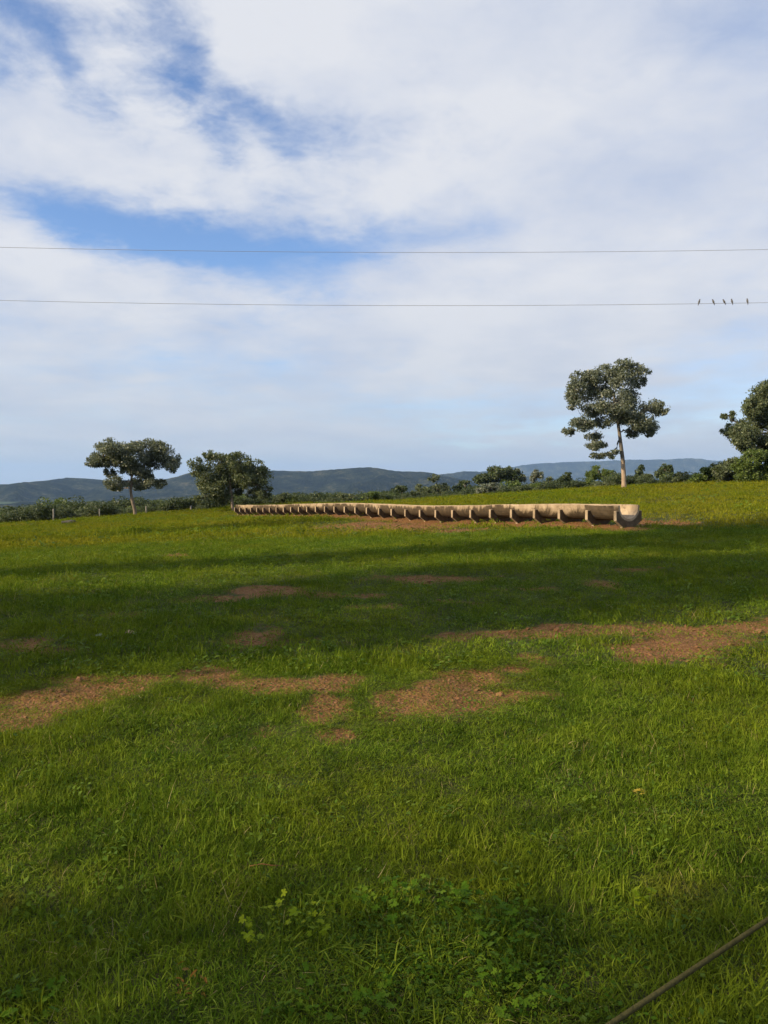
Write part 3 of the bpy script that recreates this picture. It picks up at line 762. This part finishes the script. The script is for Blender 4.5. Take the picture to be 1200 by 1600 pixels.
near_src = src_collection('turf', [grass_clump(50, .11, .040, .0038, 50 + i, G_GREEN, 1.05) for i in range(6)] + [grass_clump(28, .09, .066, .0042, 60 + i, G_GREEN, .85, 4) for i in range(3)] + [grass_clump(7, .10, .08, .0032, 70 + i, G_DRY, .9) for i in range(2)] + [leaf_clump(16, .08, .05, .026, 80 + i, G_WEED) for i in range(2)])
def lay_grass(name, label, n, r0, r1, coll, kinds, sc, keep=0.03, pw=1.0, tall=None):
    X, Y = points(n, r0, r1, pw=pw); ok = free(X, Y, keep); X, Y = X[ok], Y[ok]
    m = len(X); Z = ground_z(X, Y)
    tuft = fbm(X * .9, Y * .9, 3, 77)
    dm = dirt_mask(X, Y)
    hz = rng.uniform(.65, 1.25, m) * (0.60 + 0.65 * sstep(.38, .75, tuft)) * (1 - .62 * sstep(.05, .4, dm))
    hz = hz * np.where(rng.uniform(size=m) < .05, rng.uniform(1.4, 2.2, m), 1.0)
    rot = np.stack([rng.normal(0, .24, m), rng.normal(0, .24, m), rng.uniform(0, 6.283, m)], 1)
    s = rng.uniform(.8, 1.3, m) * sc
    idx = rng.choice(len(kinds), m, p=np.array(kinds) / sum(kinds))
    return scatter(name, label, 'grass', np.stack([X, Y, Z], 1), rot, np.stack([s, s, s * hz], 1), idx, coll)
lay_grass('grass', 'tufted green grass covering the near half of the pasture', 25000, 1.3, 7.0, near_src, [9, 9, 9, 9, 9, 9, 4, 4, 4, 2.6, 2.6, .7, .7], 1.05, 0.22)
mid_src = src_collection('sward', [grass_clump(50, .18, .050, .0072, 150 + i, G_GREEN, .95, 2) for i in range(6)] + [grass_clump(28, .15, .085, .008, 160 + i, G_GREEN, .65, 3) for i in range(2)] + [grass_clump(8, .16, .08, .005, 170, G_DRY, .8, 2)] + [leaf_clump(22, .15, .06, .045, 180 + i, G_WEED) for i in range(2)])
lay_grass('grass', 'short green grass across the middle of the pasture', 46000, 6.6, 22.0, mid_src, [9, 9, 9, 9, 9, 9, 2.5, 2.5, 2.4, 1.4, 1.4], 1.05, 0.24)
far_src = src_collection('meadow', [grass_clump(44, .34, .08, .018, 250 + i, G_FAR, .75, 2) for i in range(5)] + [grass_clump(30, .25, .13, .018, 260 + i, G_FAR, .6, 2) for i in range(2)] + [leaf_clump(26, .28, .12, .08, 280 + i, G_WEED) for i in range(2)])
lay_grass('grass', 'sunlit grass on the far side of the pasture', 44000, 21.0, 70.0, far_src, [9, 9, 9, 9, 9, 2, 2, 1.6, 1.6], 1.15, 0.03)

# loose stones on the bare earth
STONE = plain_mat('laterite_stone', [(0.3, (0.10, 0.046, 0.018)), (0.55, (0.20, 0.100, 0.044)), (0.8, (0.36, 0.22, 0.12))], 30, 0.9)
def pebble(seed, s=1.0):
    r = np.random.default_rng(seed); bm = bmesh.new(); bmesh.ops.create_icosphere(bm, subdivisions=1, radius=s)
    k = r.uniform(.6, 1.3, 3)
    for v in bm.verts: v.co = Vector((v.co.x * k[0], v.co.y * k[1], v.co.z * k[2] * .6)) * r.uniform(.8, 1.15)
    me = bpy.data.meshes.new('pebble'); bm.to_mesh(me); bm.free(); me.materials.append(STONE); return me
def gravel():
    X, Y = points(160000, 4.0, 32.0); d = dirt_mask(X, Y); ok = (d > .38) & (rng.uniform(size=len(X)) < .55); X, Y = X[ok], Y[ok]
    m = len(X); s = rng.lognormal(-4.75, .45, m) * (1 + np.hypot(X, Y) / 30)
    return scatter('gravel', 'small reddish stones strewn over the bare earth patches', 'gravel', np.stack([X, Y, ground_z(X, Y) + s * .15], 1), rng.uniform(0, 6.28, (m, 3)) * np.array([.1, .1, 1]), np.stack([s, s, s], 1), rng.integers(0, 4, m), src_collection('pebble', [pebble(i) for i in range(4)]))
gravel()

# rough growth beyond the field and the scrub-filled valley
def bush_mesh(seed, lm, n=780, size=.105):
    r = np.random.default_rng(seed); Ps = []
    for k in range(6):
        c = np.array([r.uniform(-.55, .55), r.uniform(-.55, .55), r.uniform(.25, .85)]); ex = np.array([r.uniform(.25, .45), r.uniform(.25, .45), r.uniform(.18, .34)])
        d = r.normal(size=(n // 6, 3)); d /= np.linalg.norm(d, axis=1)[:, None]; Ps.append(c + d * ex * (r.uniform(.4, 1, n // 6) ** .5)[:, None])
    P = np.vstack(Ps); P[:, 2] = np.abs(P[:, 2]); V, Q = leaf_quads(P, size, r=r); return mesh('bush', V, Q, lm)
bush_src = src_collection('scrub', [bush_mesh(400, L_DARK), bush_mesh(401, L_OLIVE), bush_mesh(402, L_DARK), bush_mesh(403, L_OLIVE), bush_mesh(404, L_GREEN), bush_mesh(405, L_DARK)])
def edge_y(px):   # distance of the field's far edge along a bearing
    return np.interp(px, [-400, 0, 430, 640, 900, 1100, 1200, 1500], [64, 64, 66, 64, 61, 57, 55, 54])
def scrub():
    n = 4200; px = rng.uniform(-380, 1580, n); t = rng.uniform(size=n) ** 1.5
    Y = edge_y(px) + 0.8 + t * 60; X = (px - CX) / F * Y
    s = rng.uniform(.55, 1.25, n) * (1 + t * .7) * (.22 + 2.4 * np.maximum(0, fbm(X / 4.5, Y / 12, 3, 61) - .22)); left = 1 - sstep(250, 460, px)
    s *= 0.64 + .24 * left
    return scatter('undergrowth', 'tangled low scrub along the far edge of the field', 'undergrowth', np.stack([X, Y, ground_z(X, Y) - .05], 1), np.stack([np.zeros(n), np.zeros(n), rng.uniform(0, 6.28, n)], 1), np.stack([s * 1.2, s * 1.2, s], 1), rng.choice(6, n, p=[.24, .18, .22, .16, .06, .14]), bush_src)
scrub()
def valley():
    n = 9000; X, Y = points(n, 110, 1500, pw=2.2); s = rng.uniform(1.0, 2.4, n) * (1 + np.hypot(X, Y) / 900)
    return scatter('woodland', 'far scrub woodland filling the valley below the hills', 'woodland', np.stack([X, Y, ground_z(X, Y) - .2], 1), np.stack([np.zeros(n), np.zeros(n), rng.uniform(0, 6.28, n)], 1), np.stack([s * 1.3, s * 1.3, s], 1), rng.choice(6, n, p=[.25, .2, .25, .15, .03, .12]), bush_src)
valley()

# ------------------------------------------------------------------ the long concrete feed trough
def concrete_mat(name, stain_shade, up=0.0):
    m, nt, N, L = mat(name)
    g = N('ShaderNodeNewGeometry'); tc = N('ShaderNodeTexCoord'); P = g.outputs['Position']; O = tc.outputs['Object']
    base = ramp_node(nt, noise_node(nt, 3.0, 6, .6, P), [(0.28, (0.185, 0.140, 0.092)), (0.5, (0.315, 0.245, 0.168)), (0.75, (0.45, 0.365, 0.265))])
    base = mixc(nt, ramp_node(nt, noise_node(nt, 45, 4, .7, P), [(0.45, (0, 0, 0)), (0.8, (.6, .6, .6))]), base, (0.27, 0.19, 0.12))
    base = mixc(nt, ramp_node(nt, noise_node(nt, 5.5, 6, .7, P, .6), [(0.52, (0, 0, 0)), (0.68, (.7, .7, .7))]), base, (0.12, 0.086, 0.054))
    if stain_shade:
        # mud and algae run down the wall in streaks; each stretch of wall is stained to its own height; on the support faces this stands for shade
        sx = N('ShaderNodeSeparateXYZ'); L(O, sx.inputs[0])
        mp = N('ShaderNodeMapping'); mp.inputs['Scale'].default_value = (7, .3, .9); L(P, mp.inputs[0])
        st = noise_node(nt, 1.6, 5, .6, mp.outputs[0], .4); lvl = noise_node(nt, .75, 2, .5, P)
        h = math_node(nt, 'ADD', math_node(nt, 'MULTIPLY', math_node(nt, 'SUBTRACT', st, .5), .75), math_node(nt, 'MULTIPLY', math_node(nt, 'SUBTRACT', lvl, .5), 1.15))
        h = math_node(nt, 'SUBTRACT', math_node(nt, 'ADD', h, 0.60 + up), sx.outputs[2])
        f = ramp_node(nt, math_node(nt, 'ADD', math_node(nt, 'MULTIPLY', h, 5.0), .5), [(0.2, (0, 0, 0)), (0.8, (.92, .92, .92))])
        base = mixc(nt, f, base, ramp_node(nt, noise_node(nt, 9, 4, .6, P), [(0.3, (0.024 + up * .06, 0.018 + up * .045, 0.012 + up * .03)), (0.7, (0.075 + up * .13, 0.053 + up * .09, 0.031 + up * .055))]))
    p = N('ShaderNodeBsdfPrincipled'); L(base, p.inputs['Base Color']); p.inputs['Roughness'].default_value = .9; p.inputs['Specular IOR Level'].default_value = .2
    b = N('ShaderNodeBump'); b.inputs['Strength'].default_value = .5; b.inputs['Distance'].default_value = .01
    L(noise_node(nt, 30, 6, .7, P), b.inputs['Height']); L(b.outputs[0], p.inputs['Normal'])
    out_surface(nt, p.outputs[0]); return m
CON_W = concrete_mat('stained_concrete', True); CON_S = concrete_mat('dusty_concrete', False); CON_F = concrete_mat('shaded_face_concrete', True, .30)  # CON_F: shade of the support faces put into a darker concrete colour
def channel_mesh(L, seed):
    """half-round concrete channel: wall section swept along local X; z = 0 at ground, rim at 0.60"""
    r = np.random.default_rng(seed); ro, ri, zc = 0.388, 0.333, 0.60; rim = 0.625
    sec = [(-ro, rim), ] + [(ro * math.cos(a), zc + ro * math.sin(a)) for a in np.linspace(math.pi, 2 * math.pi, 15)] + [(ro, rim), (ro - .012, rim + .012), (ri + .012, rim + .012), (ri, rim)] + \
          [(ri * math.cos(a), zc + ri * math.sin(a)) for a in np.linspace(2 * math.pi, math.pi, 15)] + [(-ri, rim), (-ri - .012, rim + .012), (-ro + .012, rim + .012)]
    V, Fc, n = [], [], len(sec); ns = 5
    for i in range(ns):
        for (a, b) in sec: V.append((L * i / (ns - 1), a + r.normal() * .0015, b + r.normal() * .002))
    for i in range(ns - 1):
        for j in range(n): Fc.append((i * n + j, i * n + (j + 1) % n, (i + 1) * n + (j + 1) % n, (i + 1) * n + j))
    for e in (0, (ns - 1) * n):
        for q in [(j, j + 1, 34 - j, 35 - j) for j in range(16)] + [(0, 35, 36, 37), (16, 17, 18, 19)]:
            q = tuple(e + k for k in q); Fc.append(q[::-1] if e == 0 else q)
    me = mesh('channel', V, Fc, CON_W); me.materials.append(CON_S)
    idx = np.zeros(len(Fc), dtype=np.int32)
    for q in range((ns - 1) * n):
        if 16 <= q % n: idx[q] = 1
    idx[(ns - 1) * n:] = 1
    me.polygons.foreach_set('material_index', idx)
    return me
def support_mesh(seed):
    """cradle plate under a joint: U cut above, square shoulders, sides drawn in to a narrow foot"""
    w, top, th = 0.475, 0.485, 0.10
    ro = 0.390; zc = 0.60; a0 = math.asin((zc - top) / ro)
    outl = [(-0.25, -0.12), (0.25, -0.12), (0.25, 0.06), (w, 0.22), (w, top)] + \
           [(ro * math.cos(a), zc + ro * math.sin(a)) for a in np.linspace(-a0, -math.pi + a0, 13)] + [(-w, top), (-w, 0.22), (-0.25, 0.06)]
    bm = bmesh.new()
    vs = [bm.verts.new((-th / 2, a, b)) for a, b in outl]; f = bm.faces.new(vs)
    ex = bmesh.ops.extrude_face_region(bm, geom=[f]); bmesh.ops.translate(bm, vec=(th, 0, 0), verts=[v for v in ex['geom'] if isinstance(v, bmesh.types.BMVert)])
    bmesh.ops.recalc_face_normals(bm, faces=bm.faces); bmesh.ops.bevel(bm, geom=[e for e in bm.edges if e.calc_face_angle(0) > .6], offset=.008, segments=1, affect='EDGES')
    bmesh.ops.triangulate(bm, faces=[f for f in bm.faces if len(f.verts) > 4])
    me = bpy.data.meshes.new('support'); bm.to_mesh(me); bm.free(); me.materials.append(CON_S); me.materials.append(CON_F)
    for pl in me.polygons: pl.material_index = 1 if abs(pl.normal.x) > .9 else 0  # broad faces take the darker colour with shade painted in, edges stay light
    return me
def build_trough():
    nb = 30; bay = TLEN / nb
    root = tag(empty('feed_trough', (TR0[0], TR0[1], gz(*TR0))), 'long concrete feed trough of half-round channels on upright supports crossing the field', 'feed trough')
    rz = math.atan2(TAX[1], TAX[0]); z0 = gz(*TR0)
    def zat(u):
        p = TR0 + TAX * u; return float(ground_z(np.array([p[0]]), np.array([p[1]]), False)[0]) + 0.03
    chm = [channel_mesh(bay - .008, 600 + i) for i in range(5)]; spm = support_mesh(1)
    r = np.random.default_rng(5); us = np.linspace(0, TLEN, 61); zs = np.array([zat(u) for u in us]); k = np.ones(9) / 9; zs = np.convolve(np.pad(zs, 4, 'edge'), k, 'valid')
    Z = lambda u: float(np.interp(u, us, zs))
    for i in range(nb):
        u = i * bay; a, b = Z(u), Z(u + bay)
        o = obj('channel', chm[i % 5], root); p = TAX * u
        o.location = (p[0], p[1], a - z0 + r.normal() * .004); o.rotation_euler = (r.normal() * .008, -math.atan2(b - a, bay), rz)
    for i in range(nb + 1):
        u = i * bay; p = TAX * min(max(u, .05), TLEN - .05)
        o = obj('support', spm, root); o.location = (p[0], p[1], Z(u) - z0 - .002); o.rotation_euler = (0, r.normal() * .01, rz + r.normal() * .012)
    return root
build_trough()

# ------------------------------------------------------------------ overhead wires and birds
WIRE = plain_mat('aluminium_wire', [(0.3, (0.20, 0.205, 0.215)), (0.7, (0.28, 0.285, 0.30))], 5, .6)
WY = 20.0
def wire_z(X, low): return low + 0.00103 * (X - 1.4) ** 2
Z_UP = at(680, 394.5, WY)[2]; Z_LO = at(680, 477.5, WY)[2]
for z, lab in ((Z_UP, 'upper of the two thin overhead power wires'), (Z_LO, 'lower overhead power wire, the one birds perch on')):
    b = MB(); xs = np.linspace(-62, 62, 63)
    b.tube([(x, WY, wire_z(x, z)) for x in xs], .0048, 6)
    o = obj('power_wire', b.mesh('power_wire', WIRE)); tag(o, lab, 'wire', 'overhead power wires')
BIRD = plain_mat('bird_plumage', [(0.3, (0.075, 0.078, 0.088)), (0.7, (0.13, 0.13, 0.14))], 20, .7)
BELLY = plain_mat('bird_breast', [(0.3, (0.16, 0.15, 0.15)), (0.7, (0.24, 0.23, 0.22))], 20, .8)
def bird(px, py, lean, face, label):
    """small perched bird: upright body with head, beak, folded wings, tail hanging below the wire, feet on it"""
    X = at(px, 473, WY)[0]; zw = wire_z(X, Z_LO) + .0048
    root = tag(empty('bird', (X, WY, zw)), label, 'bird', 'birds perched on the lower wire')
    root.scale = (.76, .76, .76)
    n = 10; prof = [(-.045, .006), (-.030, .016), (-.005, .026), (.025, .032), (.052, .030), (.075, .022), (.088, .020), (.102, .022), (.114, .018), (.121, .006)]
    d = np.array([face * math.sin(lean), -.12, math.cos(lean)]); d /= np.linalg.norm(d)
    b = MB(); b.tube([d * t + np.array([0, 0, .030]) for t, _ in prof], [q for _, q in prof], n); obj('body', b.mesh('body', BIRD), root)
    b = MB(); b.tube([d * t + np.array([0, -.012, .030]) for t in (.0, .03, .06)], [.014, .024, .014], 8); obj('breast', b.mesh('breast', BELLY), root)
    head = d * .106 + np.array([0, 0, .030])
    b = MB(); b.tube([head + np.array([face * .015, -.006, 0]), head + np.array([face * .038, -.012, -.004])], [.006, .001], 5); obj('beak', b.mesh('beak', BIRD), root)
    for sgn in (-1, 1):
        s = np.array([0, sgn, 0]) * .022 + np.array([-face * .008, 0, .03])
        b = MB(); b.tube([d * .07 + s, d * .03 + s * 1.15, -d * .03 + s * .9, -d * .075 + s * .5], [.010, .015, .010, .003], 6); obj('wing', b.mesh('wing', BIRD), root)
        b = MB(); b.tube([np.array([0, sgn * .010, .028]), np.array([0, sgn * .010, -.001])], .003, 5); obj('leg', b.mesh('leg', BIRD), root)
    b = MB(); b.tube([-d * .03 + np.array([0, 0, .03]), -d * .07 + np.array([0, 0, .03]), -d * .105 + np.array([0, 0, .03])], [.010, .010, .005], 6); obj('tail', b.mesh('tail', BIRD), root)
bird(1092, 472, .22, 1, 'leftmost bird on the wire, leaning right')
bird(1115, 472, .42, -1, 'second bird from the left on the wire, leaning left')
bird(1132, 472, .55, -1, 'third of five birds on the wire, leaning hardest to the left')
bird(1144, 472, .30, -1, 'fourth bird on the wire, close beside the most tilted one')
bird(1168, 472, .22, -1, 'rightmost bird, perched alone on the wire near the right edge')

# ------------------------------------------------------------------ fence beside the camera, far posts, small things
ROPE = plain_mat('weathered_wire', [(0.3, (0.040, 0.038, 0.014)), (0.7, (0.078, 0.072, 0.030))], 40, .9, .4, spec=.05)
POSTM = plain_mat('grey_post', [(0.3, (0.16, 0.15, 0.13)), (0.7, (0.32, 0.30, 0.27))], 12, .9, .3)
def near_fence():
    a, b_ = [ray(*q)[:2] * (.40 / -ray(*q)[2]) for q in ((955, 1600), (1200, 1437))]; d = (b_ - a) / np.linalg.norm(b_ - a)
    p0, p1 = a - d * 2.6, b_ + d * 3.6
    root = tag(empty('wire_fence', (p1[0], p1[1], gz(*p1))), 'smooth brownish fence wire crossing the bottom right corner', 'fence'); o0 = np.array([p1[0], p1[1], gz(*p1)])
    for h, rad in ((1.30, .0021), (.95, .002), (.62, .002), (.3, .002)):
        P = []
        for t in np.linspace(0, 1, 40):
            q = p0 + (p1 - p0) * t; P.append(np.array([q[0], q[1], h + .05 * ((t - .42) ** 2)]) - o0)
        m = MB(); m.tube(P, rad, 8); obj('wire', m.mesh('wire', ROPE), root)
    for q in (p0, p1):
        m = MB(); zz = gz(*q); m.tube([np.array([q[0], q[1], zz - .2]) - o0, np.array([q[0] + .01, q[1], zz + .7]) - o0, np.array([q[0], q[1], zz + 1.42]) - o0], [.055, .05, .048], 9); obj('post', m.mesh('post', POSTM), root)
near_fence()
for px, y0, y1, Y, w, lab in ((83, 816, 795, 62, .06, 'pale fence post standing alone at the far left field edge'), (155, 812, 795, 64, .05, 'thin grey stake between the pale post and the umbrella-shaped tree'),
                              (228, 806, 791, 64, .06, 'thin fence post just right of the umbrella-shaped tree'), (298, 801, 790, 64, .075, 'short fence post left of the rounded bushy tree')):
    x = (px - CX) / F * Y; z = gz(x, Y); h = EYE + (HOR - y1) * Y / F - z
    m = MB(); m.tube([(0, 0, -.2), (.01, 0, h * .5), (.0, 0, h - .02), (0, 0, h)], [w, w * .95, w * .92, w * .7], 8)
    o = obj('fence_post', m.mesh('fence_post', POSTM)); o.location = (x, Y, z); tag(o, lab, 'post', 'posts along the far left field edge')
DARKROCK = plain_mat('dark_stone', [(0.3, (0.030, 0.030, 0.026)), (0.7, (0.075, 0.072, 0.06))], 8, .9, .4)
PALEROCK = plain_mat('pale_stone', [(0.3, (0.42, 0.26, 0.17)), (0.7, (0.62, 0.43, 0.31))], 12, .9, .3)
GREYROCK = plain_mat('grey_stone', [(0.3, (0.16, 0.19, 0.15)), (0.7, (0.30, 0.33, 0.27))], 12, .9, .3)
def rock(px, py, size, m, label, seed, flat=.6):
    p = on_ground(px, py); r = np.random.default_rng(seed); bm = bmesh.new(); bmesh.ops.create_icosphere(bm, subdivisions=3, radius=1)
    ph = r.uniform(0, 6, 6)
    for v in bm.verts:
        c = v.co; k = 1 + .16 * math.sin(3 * c.x + ph[0]) + .13 * math.sin(4 * c.y + ph[1]) + .1 * math.sin(5 * c.z + ph[2]) + .06 * math.sin(11 * c.x + 7 * c.y + ph[3])
        v.co = Vector((c.x * k * size, c.y * k * size * .8, c.z * k * size * flat))
    me = bpy.data.meshes.new('stone'); bm.to_mesh(me); bm.free(); me.materials.append(m)
    for pl in me.polygons: pl.use_smooth = True
    o = obj('stone', me); o.location = (p[0], p[1], p[2] + size * flat * .45); tag(o, label, 'stone')
rock(203, 991, .042, PALEROCK, 'small pale orange stone lying in the shaded grass', 1)
rock(211, 992, .030, GREYROCK, 'tiny grey stone touching the pale orange stone on its right', 2)
rock(155, 996, .055, GREYROCK, 'flat grey stone in the shaded grass left of the orange stone', 3, .35)
rock(108, 819, .42, DARKROCK, 'dark boulder at the far left field edge near the pale post', 4, .5)

# broad-leaved weeds in the near grass
W_YEL = leaf_mat('yellowish_leaf', (0.11, 0.17, 0.006), (0.15, 0.21, 0.008), (0.20, 0.25, 0.014), .35, spec=.05)
W_GRN = leaf_mat('lime_leaf', (0.040, 0.095, 0.005), (0.070, 0.140, 0.008), (0.115, 0.185, 0.014), .35, spec=.05)
W_DRK = leaf_mat('deep_green_leaf', (0.022, 0.058, 0.005), (0.040, 0.085, 0.008), (0.065, 0.115, 0.014), .28, spec=.05)
W_BRN = leaf_mat('withered_leaf', (0.12, 0.065, 0.012), (0.17, 0.095, 0.02), (0.22, 0.14, 0.04), .3, spec=.05)
STEM = plain_mat('green_stem', [(0.3, (0.03, 0.06, 0.006)), (0.7, (0.06, 0.095, 0.012))], 20, .9, spec=.05)
def lobed_leaf(size, m, seed, lobes=5):
    r = np.random.default_rng(seed); V = [(0, 0, 0)]; n = lobes * 4 + 1
    for i in range(n):
        a = R(-130) + R(260) * i / (n - 1); k = (.62 + .38 * abs(math.cos((i / (n - 1) * lobes - .5) * math.pi))) * (.75 + .35 * math.cos(a * .55)) * r.uniform(.93, 1.07)
        V.append((size * k * math.cos(a), size * k * math.sin(a), size * (.16 * abs(math.sin(a)) - .10 * k * k)))
    return mesh('leaf', V, [(0, i, i + 1) for i in range(1, n)], m, False)
def narrow_leaf(size, m):
    V = [(0, 0, 0), (size * .3, size * .17, .02 * size), (size * .7, size * .13, -.02 * size), (size, 0, -.14 * size), (size * .7, -size * .13, -.02 * size), (size * .3, -size * .17, .02 * size), (size * .5, 0, -.05 * size)]
    return mesh('leaf', V, [(0, 6, 1), (1, 6, 2), (2, 6, 3), (3, 6, 4), (4, 6, 5), (5, 6, 0)], m)
def weed(px, py, label, m, size, nst, h, spread, seed, kind='lobed', per=3, name='weed'):
    p = on_ground(px, py); r = np.random.default_rng(seed)
    root = tag(empty(name, p), label, 'weed', 'broad-leaved weeds in the near grass')
    lm = [lobed_leaf(size, m, seed + i) for i in range(3)] if kind == 'lobed' else [narrow_leaf(size, m)]
    for s in range(nst):
        th = r.uniform(0, 6.283); q = spread * math.sqrt(r.uniform()); L = h * r.uniform(.6, 1.15)
        b0 = np.array([q * .35 * math.cos(th), q * .35 * math.sin(th), -.02]); b2 = np.array([q * math.cos(th), q * math.sin(th), L]); P = bez(b0, (b0 + b2) / 2 + np.array([0, 0, L * .2]), b2, 6)
        st = MB(); st.tube(P, np.linspace(.0022, .0010, 6), 5); so = obj('stem', st.mesh('stem', STEM), root)
        for k in range(per):
            t = 5 - k * (1 if per < 5 else .7); c = P[int(max(1, t))] if t >= 1 else P[1]
            o = obj('leaf', lm[r.integers(len(lm))], root); az = r.uniform(0, 6.283)
            o.location = c + np.array([math.cos(az), math.sin(az), .3]) * (.012 if k else 0)
            o.rotation_euler = (r.normal() * .35, r.uniform(-.35, .45), az); sc = r.uniform(.6, 1.15) * (1 if k == 0 else .75); o.scale = (sc, sc, sc)
    return root
weed(440, 1462, 'yellow-green trailing weed with lobed leaves, leftmost in the near grass', W_YEL, .026, 13, .10, .20, 701)
weed(615, 1428, 'lime weed with lobed leaves at the upper left of the dark weedy hollow', W_GRN, .022, 20, .11, .16, 702, per=4)
weed(690, 1415, 'upright lime weed at the top of the dark weedy hollow', W_GRN, .024, 12, .11, .12, 703, per=4)
weed(785, 1465, 'bushy bright weed with rounded leaves right of the dark weedy hollow', W_GRN, .020, 34, .12, .18, 704, per=4)
weed(680, 1500, 'low dark-leaved plant in the middle of the dark weedy hollow', W_DRK, .030, 44, .055, .28, 705, 'narrow', 6)
weed(600, 1490, 'dark narrow-leaved plant at the left of the weedy hollow', W_DRK, .030, 24, .055, .2, 706, 'narrow', 6)
weed(720, 1460, 'olive narrow-leaved sprig in the upper weedy hollow', W_GRN, .026, 22, .06, .16, 707, 'narrow', 6)
weed(300, 1560, 'withered brown fern-like sprig near the bottom left', W_BRN, .034, 4, .10, .06, 708, 'narrow', 6)
weed(590, 1585, 'pale round-leaved weed at the bottom edge, middle', W_GRN, .018, 14, .08, .12, 709)
weed(800, 1575, 'spreading bright weed at the bottom edge right of the middle', W_GRN, .020, 26, .08, .19, 710, per=4)
weed(890, 1492, 'small lime sprout standing right of the bushy bright weed', W_GRN, .024, 4, .11, .05, 711, 'narrow', 4)
weed(40, 1580, 'lime lobed weed in the bottom left corner', W_GRN, .020, 12, .07, .14, 712)
weed(1010, 1440, 'small yellowish sprout in the grass above the fence wire', W_YEL, .022, 4, .09, .06, 713)
weed(470, 1590, 'round-leaved weed at the bottom edge below the trailing yellow-green one', W_GRN, .018, 14, .07, .14, 714)
weed(1002, 1260, 'small bright yellow withered leaf cluster in the grass at right', leaf_mat('yellow_leaf', (.30, .24, .02), (.38, .30, .03), (.45, .37, .06), .3), .024, 4, .06, .03, 715, per=2)
weed(1090, 1275, 'dark tussock of narrow leaves right of the yellow leaf cluster', W_DRK, .035, 20, .06, .14, 716, 'narrow', 5)
def ground_cover():
    n = 300; c = on_ground(690, 1485)
    X = c[0] + rng.normal(0, .30, n); Y = c[1] + rng.normal(0, .20, n)
    X2, Y2 = points(2600, 1.5, 9.0); ok = (fbm(X2 * 1.4, Y2 * 1.4, 3, 91) > .60) & (dirt_mask(X2, Y2) < .25)
    X, Y = np.concatenate([X, X2[ok]]), np.concatenate([Y, Y2[ok]]); m = len(X)
    s = rng.uniform(.7, 1.35, m); src = src_collection('cover', [leaf_clump(24, .08, .055, .016, 900, W_DRK), leaf_clump(18, .07, .06, .018, 901, W_GRN), leaf_clump(28, .09, .045, .012, 902, G_WEED), grass_clump(30, .08, .09, .005, 903, G_GREEN, .8, 3)])
    scatter('ground_cover', 'low small-leaved ground cover thickest in the weedy hollow at bottom centre', 'ground cover', np.stack([X, Y, ground_z(X, Y)], 1), np.stack([rng.normal(0, .2, m), rng.normal(0, .2, m), rng.uniform(0, 6.28, m)], 1), np.stack([s, s, s], 1), rng.integers(0, 4, m), src)
ground_cover()
# dead twig
p = on_ground(415, 1360); b = MB(); b.tube([(-.07, 0, .045), (-.02, .01, .050), (.03, 0, .048), (.075, .01, .042)], [.0018, .0024, .0022, .0012], 6)
o = obj('twig', b.mesh('twig', plain_mat('dead_twig', [(0.3, (.14, .055, .02)), (.7, (.20, .085, .03))], 30, .8))); o.location = p; tag(o, 'short reddish dead twig lying on the near grass at left', 'twig')

# ------------------------------------------------------------------ air
def haze():
    s = 9800; z0, z1 = -140.0, 330.0
    V = [(-s, -2500, z0), (s, -2500, z0), (s, 15000, z0), (-s, 15000, z0), (-s, -2500, z1), (s, -2500, z1), (s, 15000, z1), (-s, 15000, z1)]
    me = mesh('haze', V, [(3, 2, 1, 0), (4, 5, 6, 7), (0, 1, 5, 4), (1, 2, 6, 5), (2, 3, 7, 6), (3, 0, 4, 7)])
    m, nt, N, L = mat('thin_haze'); pv = N('ShaderNodeVolumePrincipled')
    pv.inputs['Color'].default_value = (0.38, 0.60, 1.0, 1); pv.inputs['Density'].default_value = 7.5e-5; pv.inputs['Anisotropy'].default_value = 0.1
    o = N('ShaderNodeOutputMaterial'); L(pv.outputs[0], o.inputs['Volume']); me.materials.append(m)
    tag(obj('haze', me), 'thin blue haze in the air', kind='stuff')
haze()
